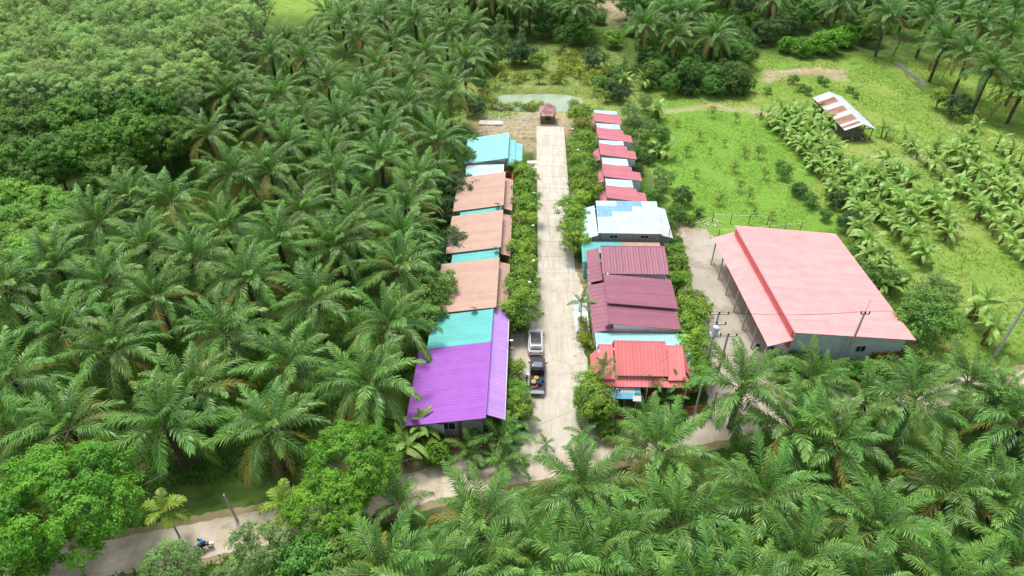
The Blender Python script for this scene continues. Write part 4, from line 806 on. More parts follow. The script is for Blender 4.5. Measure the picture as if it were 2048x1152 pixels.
for j, (u, v, sc, lb) in enumerate(((1628,232,1.1,'banana plant at the left side of the old shed, farther one'),(1652,276,1.1,'banana plant at the near left corner of the old shed'),(1641,254,1.1,'banana plant between two others along the left side of the shed'),(1770,275,.9,'lone banana plant right of the old shed front'),(1948,262,.9,'lone banana plant on the meadow below the tall palms'),
    (1950,640,1.6,'big banana clump near the right power pole, farther one'),(1975,690,1.4,'banana plant just left of the right power pole'),(1860,590,1.3,'banana plant with yellow leaves behind the pink warehouse corner'),(1330,318,1.3,'banana plant with wide pale leaves at the left edge of the green lawn'),(1290,175,1.4,'pale banana plant at the back left corner of the green lawn'),(1245,180,1.2,'banana plant among dark round shrubs right of the pond'),(1320,280,1.0,'banana plant behind the farthest small red houses'),(1308,240,1.2,'yellow green banana plant right of the small red houses'),(830,880,1.3,'tall banana plant at the lower left corner of the purple house'),(818,920,1.3,'banana plant beside the bright green tree below the purple house'),(1735,560,1.3,'yellow leaved banana plant close behind the pink roof edge, farther one'),(1765,590,1.2,'banana plant close behind the pink roof edge, nearer one'),(1062,215,.6,'small pale banana plant at the near bank of the pond'))): banana(*at(u, v), lb, 900+j, 2, sc, 'single banana plants')
# ------------------------------------------------------------------ broad-leaved trees
def crown_mesh(seed, m, R, H, n, leaf=(.3, .13), lobes=18, lr=.38, zc=0., shape='dome', up=.55, flat=0.0):
    """leaves spread over the shells of many leaf clusters; returns mesh and cluster centres"""
    g = np.random.default_rng(seed); i = np.arange(lobes)+.5; ph = np.arccos(1-1.65*i/lobes); th = 2.39996*i*1.0+g.uniform(0, 6)
    D = np.stack([np.sin(ph)*np.cos(th), np.sin(ph)*np.sin(th), np.cos(ph)], 1)
    if shape == 'cone':
        zz = (np.arange(lobes)+.5)/lobes; rr = (1-zz)**.8*.75; D = np.stack([rr*np.cos(th), rr*np.sin(th), zz*1.7-.85], 1); Cc = D*np.array([R, R, H])
    else: Cc = D*np.array([R, R, H])*(1-lr*.8)*g.uniform(.8, 1.12, (lobes, 1))+g.normal(0, .05*R, (lobes, 3))
    Rl = lr*(R+H)/2*g.uniform(.75, 1.25, lobes)
    if shape == 'cone': Rl = lr*R*g.uniform(.8, 1.2, lobes)*(1.25-.75*zz)
    w = Rl**2; S_ = max(lobes*9, int(n/26)); L0 = g.choice(lobes, S_*2, p=w/w.sum()); d = g.normal(size=(S_*2, 3)); d[:, 2] += .5; d /= np.linalg.norm(d, axis=1)[:, None]
    sc_ = Cc[L0]+d*(Rl[L0]*g.uniform(.7, 1.08, S_*2))[:, None]*np.array([1, 1, .8]); keep = d[:, 2] > -.5
    for q in range(lobes): keep &= np.linalg.norm((sc_-Cc[q])/np.array([1, 1, .8]), axis=1) > Rl[q]*.62
    sc_, L0, D0 = sc_[keep][:S_], L0[keep][:S_], d[keep][:S_]; S_ = len(sc_); sr = leaf[0]*g.uniform(.9, 2.3, S_)
    L1_ = g.integers(0, S_, n); d = g.normal(size=(n, 3)); d[:, 2] += .35; d /= np.linalg.norm(d, axis=1)[:, None]
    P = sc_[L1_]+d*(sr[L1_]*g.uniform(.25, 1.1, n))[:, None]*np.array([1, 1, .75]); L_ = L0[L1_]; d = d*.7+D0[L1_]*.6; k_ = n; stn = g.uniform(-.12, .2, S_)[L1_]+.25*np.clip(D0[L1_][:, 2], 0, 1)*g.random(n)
    out = P/np.array([R, R, H]); out /= np.linalg.norm(out, axis=1)[:, None]+1e-6
    nn = d*.8+out*.3+g.normal(0, .42, (k_, 3))+np.array([0, 0, up]); nn /= np.linalg.norm(nn, axis=1)[:, None]
    t = np.cross(nn, g.normal(size=(k_, 3))); t /= np.linalg.norm(t, axis=1)[:, None]; s_ = np.cross(nn, t)
    l = leaf[0]*g.uniform(.65, 1.3, k_)[:, None]; ww = leaf[1]*g.uniform(.7, 1.25, k_)[:, None]
    V = np.stack([P-t*l*.5, P+s_*ww*.5+nn*ww*.12, P+t*l*.5-np.array([0, 0, 1])*l*.12, P-s_*ww*.5+nn*ww*.12], 1).reshape(-1, 3)+np.array([0, 0, zc])
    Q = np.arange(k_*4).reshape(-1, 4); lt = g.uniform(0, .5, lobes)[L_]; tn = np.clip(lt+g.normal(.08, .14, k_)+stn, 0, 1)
    return npmesh('crown', V, Q, M[m], np.repeat(tn, 4)), Cc+np.array([0, 0, zc])
def limbs_mesh(C_, zc, r, m, seed, k=9, fork=.45):
    g = random.Random(seed); mb = MB(); h = zc*fork; mb.tube([(0, 0, -.4), (g.uniform(-.1, .1), 0, h*.5), (0, 0, h)], [r*1.3, r, r*.9], 8)
    for c in [C_[i] for i in g.sample(range(len(C_)), min(k, len(C_)))]:
        a = Vector((0, 0, h*g.uniform(.8, 1)-.05)); b = Vector(c); m_ = a.lerp(b, .5)+Vector((g.uniform(-.2, .2), g.uniform(-.2, .2), .25)); mb.tube([a, m_, b], [r*.55, r*.35, r*.12], 5)
        for q in range(2): e = b+Vector((g.gauss(0, 1), g.gauss(0, 1), g.uniform(.2, 1)))*r*4; mb.tube([m_.lerp(b, .4), e], [r*.25, r*.06], 4)
    return mb.mesh('trunk', M[m])
KIND = {}
def proto(kind, m, R, H, n, zc, leaf, lobes, lr, var=2, bark='bark', tr=.16, shape='dome', up=.55, fork=.45, limbs=9):
    KIND[kind] = []
    for q in range(var):
        cm, C_ = crown_mesh(hash(kind) % 1 + sum(map(ord, kind))*7+q, m, R, H, n, leaf, lobes, lr, zc, shape, up); KIND[kind].append((cm, limbs_mesh(C_, zc, tr, bark, q+3, limbs, fork), zc, R))
proto('bright', 'bright', 6.2, 4.6, 28000, 6.6, (.32, .14), 48, .235, 2, 'barkpale', .22, limbs=16)
proto('hedge', 'hedge', 2.15, 1.75, 3600, 2.7, (.28, .11), 15, .42, 3)
proto('hedge_orange', 'hedge2', 2.15, 1.75, 3400, 2.7, (.28, .11), 15, .42, 1)
proto('rubber', 'rubber', 3.3, 3.4, 6000, 9.5, (.25, .14), 34, .2, 4, 'barkpale', .15, up=.5, fork=.5, limbs=22)
proto('young', 'young', 2.7, 2.1, 3200, 5.2, (.32, .16), 16, .34, 2, 'bark', .1, up=.9)
proto('dark', 'dark', 5.2, 4.2, 17000, 6.8, (.32, .15), 44, .22, 2, 'bark', .2, up=.7)
proto('jungle', 'jungle', 3.6, 3.2, 7000, 3.9, (.34, .16), 24, .33, 4, 'bark', .16)
proto('grey', 'grey', 3.2, 3.4, 8500, 4.0, (.24, .11), 28, .27, 2, 'bark', .14)
proto('cone', 'grey', 2.3, 4.2, 4500, 4.8, (.28, .12), 26, .36, 2, 'bark', .12, 'cone')
proto('mango', 'mango', 2.7, 2.4, 5600, 2.15, (.3, .1), 22, .32, 2, 'bark', .14)
proto('shrub', 'jungle', 1.3, 1.1, 1300, 1.05, (.24, .1), 10, .42, 3, 'bark', .05)
proto('pale_shrub', 'yellow', 1.3, 1.1, 900, 1.05, (.26, .1), 9, .42, 2, 'bark', .05)
proto('sapling', 'hedge2', .7, .85, 260, 1.0, (.22, .08), 8, .4, 2, 'bark', .03)
proto('round', 'bright', 2.6, 2.2, 4500, 2.0, (.34, .2), 18, .36, 2, 'bark', .12)
tn_ = 0
def tree(kind, u, v, label, sc=1.0, name='tree', cat='tree', group=None, world=None, vi=None):
    if name == 'hedge_tree': sc *= 1.2 if u > 1100 else 1.08
    global tn_; tn_ += 1; g = random.Random(tn_*13); cm, lm, zc, R = KIND[kind][tn_ % len(KIND[kind]) if vi is None else vi]
    x, y = world or at(u, v, zc*sc); t = thing(name, label, cat, (x, y, hz(x, y)), g.uniform(0, 6.28), group); t.scale = (sc, sc*g.uniform(.94, 1.06), sc*g.uniform(.93, 1.07)); obj('trunk', lm, t); obj('crown', cm, t); return t
for a in (('bright',128,1010,'large bright green tree at the lower left corner beside the track',.96),('bright',10,1105,'bright green tree cut by the lower left picture corner',.75),('bright',700,925,'large bright green tree at the near left corner of the purple house',.74),('bright',655,1020,'bright green tree right of the areca palm at the track bend',.62),
 ('grey',345,1140,'bushy grey green tree below the motorcycle',.8),('grey',522,1112,'rounded grey green tree at the bottom, right of the motorcycle',.95),('jungle',610,1140,'dark green tree at the bottom between the grey green tree and the palms',.85),('grey',440,1175,'low grey green bush at the bottom edge',.5),('jungle',560,1165,'dark bush cut by the bottom edge',.7),('jungle',680,1120,'dark green tree at the bottom left of the nearest palm',.8)): tree(*a)
for i, (u, v, s) in enumerate(((60,262,1),(140,245,1),(222,222,1.05),(300,238,1.05),(25,325,1),(105,318,1),(185,300,1),(262,285,1),(325,285,.9),(-20,290,1),(60,365,.8),(-15,350,.9),(225,345,.8),(0,255,.9),(360,255,.8),(330,100,.7),(305,5,.6))):
    tree('dark', u, v, ('dark green spreading tree of the grove left of the plantation', 'dark green tree standing alone amid the pale rubber trees', 'dark tree at the top edge amid the pale rubber trees')[0 if i < 15 else i-14], s, group='dark trees of the left grove' if i < 15 else None)
for u, v, s in ((5,398,1),(45,392,1),(88,400,1),(128,415,.9),(25,440,1),(70,445,1),(110,460,.95),(15,485,1),(55,500,1),(90,500,.8),(8,535,1),(40,560,.8),(-15,450,1)): tree('young', u, v, 'light green young rubber tree in the patch at the left picture edge', s, group='young rubber trees at the left edge')
tree('young', 250, 345, 'pale green small tree between the dark grove and the palms', .85); tree('rubber', 340, 215, 'pale tree at the right edge of the dark grove', .8)
RB = [(-120,-60),(560,-60),(500,60),(455,115),(400,175),(330,215),(250,200),(120,190),(0,215),(-120,240)]
rr_ = random.Random(31); nr = 0
for j in range(26):
    for i in range(36):
        x = -175+i*5.0+(2.5 if j % 2 else 0)+rr_.uniform(-.7, .7); y = 112+j*4.6+rr_.uniform(-.7, .7); u, v = proj(x, y, 9.5)
        if inpoly(u, v, RB) and -50 < u and v > -22 and not (u < 60 and v < 8) and not (520 < u < 600 and v < 30): nr += 1; tree('rubber', 0, 0, 'pale green rubber tree among its like in the rubber plantation at upper left', rr_.uniform(.9, 1.15), 'rubber_tree', 'tree', 'rubber trees at upper left', (x, y))
print('rubber', nr, 'palms', len(PALMS), 'bananas', n_b)
for i, (u, v, s, kd) in enumerate(((1040,338,.9,0),(1052,356,.9,0),(1046,382,.85,0),(1052,412,1.0,0),(1046,446,.9,0),(1050,474,.9,0),(1040,500,.95,0),(1046,534,.85,0),(1044,560,1.0,0),(1046,590,1.0,0),(1040,622,1.05,0),(1030,640,.8,0))):
    tree('hedge', u, v, ('rounded green tree at the far end of the left roadside hedge' if i == 0 else 'rounded green tree at the near end of the left hedge by the white car' if i == 11 else 'rounded green tree in the left hedge row between road and houses'), s, 'hedge_tree', 'tree', 'trees of the left roadside hedge')
for i, (u, v, s) in enumerate(((1160,228,1.05),(1170,258,1.0),(1166,284,1.0),(1160,308,1.0),(1166,334,1.0),(1164,362,1.0),(1172,384,.95),(1150,412,1.0),(1150,440,.95),(1148,462,.9),(1152,486,.8))):
    tree('hedge_orange' if i == 1 else 'hedge', u, v, 'rounded tree at the far end of the right roadside hedge' if i == 0 else 'orange tinted tree, second in the right hedge' if i == 1 else 'rounded green tree in the right hedge row beside the small red houses' if i < 7 else 'rounded green tree of the right hedge beside the blue roofed house', s, 'hedge_tree', 'tree', 'trees of the right roadside hedge')
for a in (('mango',918,385,'black green leafy tree over the left edge of the farthest brown roof',1.2),('mango',895,425,'black green tree left of the gap between two brown roofs',.9),('mango',955,422,'small black green bush on the corner of the brown roof',.45),('mango',912,492,'black green tree at the left edge of the middle brown roof',1.15),('mango',885,530,'black green tree left of the lightest brown roof',.9),('jungle',862,590,'bushy green tree over the left side of the turquoise rear roof',.95),('jungle',850,640,'lower green tree touching the turquoise rear roof corner',.8),('jungle',945,290,'leafy tree left of the turquoise roofed house',.6),('mango',950,215,'dark round tree at the left end of the bare ground by the pond',.8),('jungle',925,320,'green tree behind the pale cyan roof',.7),
 ('cone',1000,62,'conical grey green tree behind the pond, the paler one',1.05),('cone',1042,88,'conical green tree behind the pond, right of the paler cone',.95),('mango',1030,108,'dark low tree behind the pond on the left',1.1),('mango',1062,112,'dark tree beside the small round green tree behind the pond',.9),('hedge',1080,118,'slim round green tree standing behind the pond',.9),('hedge',1078,150,'yellowish bush on the far pond bank',.7),('mango',1185,118,'dark tree at the right behind the pond',1.0),('jungle',1160,60,'dark tree behind the small yellow green sapling grove',1.0),('jungle',1100,40,'dark tree at the top behind the pond centre',1.1),('jungle',1130,75,'green tree right behind the pond under the slender palms',.8),('jungle',985,110,'green tree behind the pond at the far left',.8),('round',1225,80,'bright green tree near the far right lot corner',.9),('round',1200,40,'light green tree below the brown clearing',.7),
 ('mango',1228,180,'dark round bush right of the pond',.75),('mango',1240,188,'black green round shrub beside a rounder green one, right of the pond',.7),('hedge',1213,190,'small round green bush right of the pond',.55),('mango',1300,120,'dark tree in the shade of the tall palms',1.0),('round',1395,138,'light green rounded bush below the palm with dead fronds',1.0),('mango',1370,160,'dark green bush at the back left of the lawn',.95),('round',1430,150,'green bush at the back of the lawn near the yellowish palm',.7),('mango',1470,150,'dark round tree at the back right of the lawn',1.1),('round',1655,92,'big round bright green bush at the back of the meadow',1.35),('round',1608,105,'bright bush left of the big round one at the back of the meadow',.95),('round',1575,98,'bright bush farthest left at the back of the meadow',.85),('round',1520,75,'light green low bush beside the palm with dead fronds',.8),
 ('mango',1913,215,'dark green round tree on the meadow below the tall palms',1.0),('hedge',1880,195,'loose yellow green bush beside the dark round meadow tree',.9),('mango',1365,393,'dark round bush near the lawn edge behind the blue roofed house',.65),('jungle',1322,270,'leafy tree between small red houses and lawn',.5),('grey',1335,360,'grey leaved small tree at the lawn edge',.42),('mango',1600,380,'dark shrub at the right edge of the green lawn',.5),('mango',1672,400,'dark bushy tree behind the banana rows by the lawn',.6),('mango',1700,445,'dark tree at the far corner of the pink roof',.7),('jungle',1720,550,'dark green tree behind the pink roof edge',.6),('jungle',1855,640,'dark green tree right of the pink warehouse',1.0),('grey',1865,600,'feathery grey green tree right of the pink warehouse',.85),('jungle',1790,560,'small dark tree among bananas behind the pink roof',.5),
 ('bright',1180,800,'dense green bush mass at the road corner left of the coral pink house',.33),('hedge',1190,770,'yellow green bush at the road corner edge',1.0),('hedge',1195,810,'dense yellow green bush at the mouth of the village road',1.1),('round',870,905,'round bright green bush in front of the purple house',.6),('hedge',1035,735,'small leafy tree beside the lilac roof',.5),('hedge',1038,785,'bright yellow green bush at the road edge below the crouching person',.7),('hedge',1040,815,'bright yellow green bush nearer the road mouth on the left',.8)): tree(*a)
for i, (u, v, s, kd) in enumerate(((1258,222,.55,'grey'),(1270,246,.5,'grey'),(1284,272,.45,'jungle'),(1282,305,.38,'jungle'),(1310,296,.4,'jungle'),(1274,338,.42,'mango'),(1318,345,.36,'grey'),(1322,378,.4,'grey'),(1300,392,.34,'jungle'),(1302,250,.4,'grey'),(1352,425,.4,'jungle'),(1290,205,.45,'grey'),(1312,228,.4,'round'),(1300,320,.4,'mango'))): tree(kd, u, v, 'shrubby tree in the strip between the small red houses and the lawn', s, group='shrubby trees behind the small red houses')
for i, (u, v, s) in enumerate(((1345,505,.8),(1352,530,.85),(1358,560,.85),(1380,600,.95),(1392,625,1.0),(1378,655,1.05),(1390,690,1.0),(1375,715,.95),(1400,735,.9),(1385,760,.8))): tree('hedge', u, v, 'leafy shrub in the strip between the maroon and pink houses and the yard', s, group='shrubs along the right lot edge')
gs = random.Random(12)
# far woods at the top
FW = [(1150,-70),(2120,-70),(2120,40),(1800,60),(1700,72),(1480,85),(1330,60),(1250,30),(1215,-20)]
nf = 0
for j in range(12):
    for i in range(36):
        x = 8+i*6.6+(3.3 if j % 2 else 0)+gs.uniform(-1.5, 1.5); y = 165+j*6+gs.uniform(-1.5, 1.5); u, v = proj(x, y, 5)
        if inpoly(u, v, FW) and all((x-a)**2+(y-b)**2 > 7 for a, b in PALMS) and v > -45 and not (u > 1780 and v > 20) and not (1205 < u < 1250): nf += 1; tree(gs.choice(('jungle', 'jungle', 'round', 'mango', 'grey')), 0, 0, 'green tree of the mixed wood behind the meadow', gs.uniform(.8, 1.25), group='trees of the mixed wood behind the meadow', world=(x, y))
for j in range(5):
    for i in range(16):
        x = -36+i*5.5+gs.uniform(-1.5, 1.5); y = 176+j*7+gs.uniform(-1.5, 1.5); u, v = proj(x, y, 5)
        if 940 < u < 1200 and v < 60 and v > -50: nf += 1; tree(gs.choice(('jungle', 'mango', 'jungle')), 0, 0, 'dark tree of the wood behind the pond', gs.uniform(.8, 1.2), group='trees of the wood behind the pond', world=(x, y))
BP2 = [(1285,105),(1490,100),(1498,185),(1440,190),(1330,185),(1300,160)]; nb2 = 0
for j in range(12):
    for i in range(12):
        x = 22+i*2.6+gs.uniform(-.7, .7); y = 134+j*2.6+gs.uniform(-.7, .7); u, v = proj(x, y, 1)
        if inpoly(u, v, BP2): nb2 += 1; tree(gs.choice(('mango', 'jungle', 'jungle', 'mango', 'shrub')), 0, 0, 'dark bush of the thicket under the tall palms behind the lawn', gs.uniform(.55, .85), 'bush', 'bush', 'bushes of the thicket behind the lawn', (x, y))
print('thicket', nb2)
# shrubs
def shrubs(L_, label, group, kind='shrub', name='shrub', cat='shrub', s=(.7, 1.1)):
    for u, v in L_: tree(kind, u, v, label, gs.uniform(*s), name, cat, group)
shrubs([(1020,205),(1035,200),(1048,205),(1062,208),(1080,203),(1000,210),(985,205),(1150,195)], 'leafy shrub on the near bank of the pond', 'shrubs on the near pond bank', 'pale_shrub')
shrubs([(1035,155),(1050,150),(1010,150),(1120,148),(1135,135),(1150,125),(1105,155),(1160,140),(995,140),(1190,150),(1210,140),(1125,120),(1140,110)], 'leafy shrub on the far bank behind the pond', 'shrubs on the far pond bank', 'pale_shrub', s=(.8, 1.4))
shrubs([(975,120),(985,135),(1200,165),(1215,170),(1225,150),(1240,140),(1255,160),(960,150),(965,170)], 'dark shrub beside the pond clearing', 'dark shrubs around the pond clearing', s=(1, 1.6))
shrubs([(1190,690),(1165,640),(1170,655),(1162,670),(1170,680)], 'shrub in the planting strip in front of the maroon house', 'shrubs in front of the maroon house', 'pale_shrub', s=(.5, .8))
shrubs([(1300,855),(1240,862),(1310,845),(1218,862),(1205,840),(1190,845),(1330,850),(1350,840),(1365,830)], 'shrub along the front of the coral pink house', 'shrubs in front of the coral pink house', s=(.6, 1.0))
shrubs([(875,880),(895,885),(1000,850),(975,860),(985,845),(1020,860),(1035,850),(950,880),(1025,770),(1030,760)], 'shrub at the foot of the purple house', 'shrubs around the purple house', s=(.5, .9))
shrubs([(1535,180),(1615,182),(1640,158),(1700,178),(1712,190),(1587,160),(1600,175),(1650,165)], 'upright small shrub on the meadow behind the old shed', 'small shrubs on the meadow', s=(.6, .9))
shrubs([(1330,445),(1345,450),(1380,440),(1365,430),(1400,425),(1340,470),(1352,485)], 'low shrub near the head of the stained yard', 'low shrubs at the head of the yard', s=(.5, .9))
shrubs([(1590,375),(1560,330),(1570,345),(1620,400),(1650,430),(1680,440),(1710,500),(1740,540),(1760,600),(1780,620),(1830,640),(1700,680),(1750,690),(1800,700),(1640,700),(1590,700)], 'shrub at the margin of the banana field', 'shrubs at the margin of the banana field', s=(.6, 1.1))
shrubs([(1425,222),(1473,233),(1420,300),(1470,330),(1392,345),(1375,300),(1355,245),(1530,345),(1500,390),(1510,420),(1480,370),(1440,395),(1400,270),(1520,300),(1545,430),(1490,300),(1450,285)], 'small reddish sapling standing in the bright green lawn', 'saplings in the lawn', 'sapling', 'sapling', 'sapling', (.7, 1.5))
shrubs([(1560,735),(1600,728),(1640,735),(1690,745),(1730,742),(1770,735),(1810,728),(1850,720),(1580,745),(1660,750),(1750,750),(1830,740)], 'shrub growing in front of the pink warehouse wall', 'shrubs in front of the warehouse', s=(1.0, 1.7))
tree('pale_shrub', 1021, 727, 'yellow leaved small bush beside the lilac roof edge', .55, 'shrub', 'shrub')
shrubs([(1040,660),(1050,655),(1035,650)], 'low shrub under the near end of the left hedge', 'shrubs under the left hedge', s=(.4, .6))
# ------------------------------------------------------------------ grass and ground cover
def tufts(name, n, region, m, size, seed, blades=4, dens=None):
    g = np.random.default_rng(seed); P = []
    while sum(len(p) for p in P) < n:
        x = g.uniform(region[0], region[1], n); y = g.uniform(region[2], region[3], n)
        q = np.sin(x*.5+np.sin(y*.31)*2)+np.sin(y*.43+np.sin(x*.37)*2)+g.normal(0, .8, n); ok = q > -.4
        if dens is not None: ok &= dens(x, y)
        P.append(np.stack([x, y], 1)[ok])
    P = np.concatenate(P)[:n]; z = height(P[:, 0], P[:, 1]); k_ = n*blades
    B = np.repeat(np.column_stack([P, z]), blades, 0)+np.column_stack([g.normal(0, size*.3, (k_, 2)), np.zeros(k_)])
    a = g.uniform(0, 6.283, k_); s = size*g.uniform(.5, 1.3, k_); d = np.column_stack([np.cos(a)*.5, np.sin(a)*.5, g.uniform(.5, 1, k_)])*s[:, None]; w = np.column_stack([-np.sin(a), np.cos(a), 0*a])*(s*.22)[:, None]
    V = np.stack([B-w*.5, B+w*.5, B+d*.7+w*.6, B+d-w*.1-np.array([0, 0, .1])*s[:, None]], 1).reshape(-1, 3); tn = np.repeat(np.clip(g.normal(.4, .25, k_), 0, 1), 4)
    meta(obj(name, npmesh(name, V, np.arange(k_*4).reshape(-1, 4), M[m], tn)), kind='stuff')
def masks(x, y, arr):
    i = np.clip(np.searchsorted(xs, x), 0, len(xs)-1); j = np.clip(np.searchsorted(ys, y), 0, len(ys)-1); return arr[j, i]
built = lambda x, y: (x > 1) & (x < 22) & (y > 48) & (y < 124) | (x > 27) & (x < 46) & (y > 54) & (y < 80)
tufts('meadow_grass', 26000, (23, 110, 58, 160), 'grassf', .27, 1, dens=lambda x, y: (masks(x, y, meadow) > .5) & (masks(x, y, dirt) < .3) & (masks(x, y, field) < .5) & ~built(x, y))
tufts('lawn_grass', 9000, (25, 47, 83, 130), 'grassf', .18, 2, dens=lambda x, y: (masks(x, y, field) > .4) & (masks(x, y, dirt) < .3))
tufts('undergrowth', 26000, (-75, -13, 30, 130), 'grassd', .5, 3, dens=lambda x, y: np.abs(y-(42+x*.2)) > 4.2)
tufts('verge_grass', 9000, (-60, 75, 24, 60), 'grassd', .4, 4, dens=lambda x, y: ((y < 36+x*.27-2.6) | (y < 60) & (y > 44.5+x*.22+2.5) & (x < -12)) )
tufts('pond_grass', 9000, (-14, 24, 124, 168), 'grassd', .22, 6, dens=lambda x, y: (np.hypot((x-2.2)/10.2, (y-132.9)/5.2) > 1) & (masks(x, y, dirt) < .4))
# ------------------------------------------------------------------ vehicles
def rrect(w, z0, z1, y, r=.12, tumble=0.0):
    """rounded cross-section in the x-z plane at y; tumble pulls the top in"""
    P = []
    for cx, cz, a0 in ((w-r, z1-r, 0), (-w+r, z1-r, 90), (-w+r, z0+r, 180), (w-r, z0+r, 270)):
        for k_ in range(4):
            a = rad(a0+30*k_); x, z = cx+r*math.cos(a), cz+r*math.sin(a); x *= 1-tumble*(z-z0)/max(.01, z1-z0); P.append((x, y, z))
    return P
carwhite = mat('car_white_paint', (.82, .82, .81), .22, spec=.6); cargrey = mat('dark_grey_paint', (.045, .05, .058), .25, spec=.6); carglass = mat('car_glass', (.02, .028, .035), .06, spec=.9)
panroof = mat('dark_glass_roof', (.035, .042, .05), .2, spec=.5); redlamp = mat('tail_lamp', (.45, .02, .02), .2); clearlamp = mat('head_lamp', (.75, .75, .72), .1); bedliner = mat('bed_liner', (.05, .052, .055), .7)
def wheels(t, w, ys_, R=.33):
    ty = MB(); k_ = 18
    S = [[(x, r*math.cos(2*math.pi*j/k_), r*math.sin(2*math.pi*j/k_)) for j in range(k_)] for x, r in ((-.1, R*.68), (-.11, R*.93), (-.08, R), (.08, R), (.11, R*.93), (.1, R*.68))]
    tm = MB().loft(S, cap=False).mesh('tyre', M['rubber_tyre'], True)
    rm = MB()
    for j in range(5): a = 2*math.pi*j/5; rm.cbox((0, math.cos(a)*R*.36, math.sin(a)*R*.36), .05, .09, .09) if False else rm.tube([(0.03, 0, 0), (.03, math.cos(a)*R*.64, math.sin(a)*R*.64)], [.05, .035], 4)
    rm.loft([[(x, R*.68*math.cos(2*math.pi*j/k_), R*.68*math.sin(2*math.pi*j/k_)) for j in range(k_)] for x in (-.08, -.02)]); rmm = rm.mesh('rim', M['steel'])
    for y in ys_:
        for s in (-1, 1):
            e = bpy.data.objects.new('wheel', tm); e.location = (s*w, y, R); e.rotation_euler = (0, 0, 0 if s > 0 else math.pi); link(e, t); obj('rim', rmm, e)
def flatpart(t, name, m, P): return MB().poly(P).build(name, m, t)
cx, cy_ = at(1071, 683, .8); cy_ += .1
car = thing('parked_car', 'white compact car with dark glass roof parked on the concrete, rear facing the camera', 'car', (cx, cy_, .05), rad(1))
st = [(-2.02, .70, .42, .72), (-1.98, .8, .30, .92), (-1.7, .86, .24, 1.02), (-1.0, .875, .22, 1.0), (0, .88, .22, .97), (.9, .875, .22, .97), (1.4, .86, .22, .93), (1.8, .82, .24, .84), (2.0, .72, .3, .72), (2.06, .58, .38, .6)]
MB().loft([rrect(w, a, b, y, .13) for y, w, a, b in st]).build('body', carwhite, car, True)
cb = [(-1.82, .66, .9, 1.02), (-1.55, .70, .9, 1.42), (-1.25, .70, .9, 1.53), (-.3, .71, .9, 1.57), (.3, .70, .9, 1.54), (.65, .68, .9, 1.38), (1.25, .62, .88, .99)]
MB().loft([rrect(w+.1, a, b, y, .07, .16) for y, w, a, b in cb]).build('cabin', carwhite, car, True)
pr = [(-1.4, 1.49), (-1.2, 1.54), (-.75, 1.568), (-.3, 1.583), (.05, 1.57), (.3, 1.552), (.62, 1.41)]; mb = MB()
for (a, za), (b, zb) in zip(pr[:-1], pr[1:]): mb.poly([(-.6, a, za+.008), (.6, a, za+.008), (.6, b, zb+.008), (-.6, b, zb+.008)])
mb.build('roof_panel', panroof, car)
MB().hexa([(-.6, -1.80, 1.06), (.6, -1.80, 1.06), (.6, -1.75, 1.04), (-.6, -1.75, 1.04), (-.53, -1.52, 1.44), (.53, -1.52, 1.44), (.53, -1.42, 1.42), (-.53, -1.42, 1.42)]).build('rear_window', carglass, car)
MB().hexa([(-.6, 1.2, 1.06), (.6, 1.2, 1.06), (.6, 1.1, 1.0), (-.6, 1.1, 1.0), (-.52, .7, 1.40), (.52, .7, 1.40), (.52, .6, 1.36), (-.52, .6, 1.36)]).build('windscreen', carglass, car)
for s in (-1, 1):
    for y0, y1 in ((-1.35, -.5), (-.42, .5)):
        MB().hexa([(s*.775, y0, 1.03), (s*.775, y1, 1.03), (s*.72, y1, 1.03), (s*.72, y0, 1.03), (s*.70, y0+.06, 1.42), (s*.70, y1-.14*(y1 > 0)-.02, 1.42), (s*.64, y1-.16, 1.42), (s*.64, y0+.06, 1.42)]).build('side_window', carglass, car)
    MB().box(s*.5-.13+s*.08, s*.5+.13+s*.08, -2.045, -1.96, .72, .86).build('tail_light', redlamp, car); MB().hexa([(s*.45, 1.96, .6), (s*.74, 1.83, .6), (s*.74, 1.8, .6), (s*.45, 1.9, .6), (s*.45, 1.95, .74), (s*.74, 1.82, .76), (s*.74, 1.8, .76), (s*.45, 1.9, .74)]).build('headlight', clearlamp, car)
    bevel(MB().box(s*.94-.09, s*.94+.09, .58, .72, .98, 1.1).build('wing_mirror', M['black'], car), .03)
MB().box(-.25, .25, -2.045, -2.0, .52, .63).build('number_plate', M['white'], car); MB().box(-.7, .7, -2.06, -1.95, .3, .42).build('rear_bumper', M['black'], car); MB().loft([[(a*.03, b*.06-1.05, z) for a, b in ((-1,-1),(1,-1),(1,1),(-1,1))] for z in (1.56, 1.62)]).build('aerial', M['black'], car)
MB().box(-.55, .55, -1.66, -1.5, 1.46, 1.5).build('spoiler', carwhite, car)
wheels(car, .8, (-1.28, 1.27)); car.scale = (1.06,)*3
px, py = at(1075, 750, .8); py += .2
pk = thing('pickup_truck', 'dark grey pickup truck with tailgate down and a loaded open bed', 'pickup truck', (px, py, .05), rad(-1.5))
sp = [(0.05, .86, .42, 1.08), (.5, .88, .40, 1.08), (1.2, .88, .40, 1.08), (1.7, .87, .42, 1.08), (2.2, .85, .44, 1.02), (2.5, .78, .46, .92), (2.6, .65, .5, .8)]
MB().loft([rrect(w, a, b, y, .1) for y, w, a, b in sp]).build('body', cargrey, pk, True)
MB().loft([rrect(w+.06, a, b, y, .08, .14) for y, w, a, b in ((.02, .72, 1.0, 1.55), (.15, .74, 1.0, 1.72), (.9, .74, 1.0, 1.74), (1.1, .73, 1.0, 1.66), (1.65, .68, 1.0, 1.12))]).build('cabin', cargrey, pk, True)
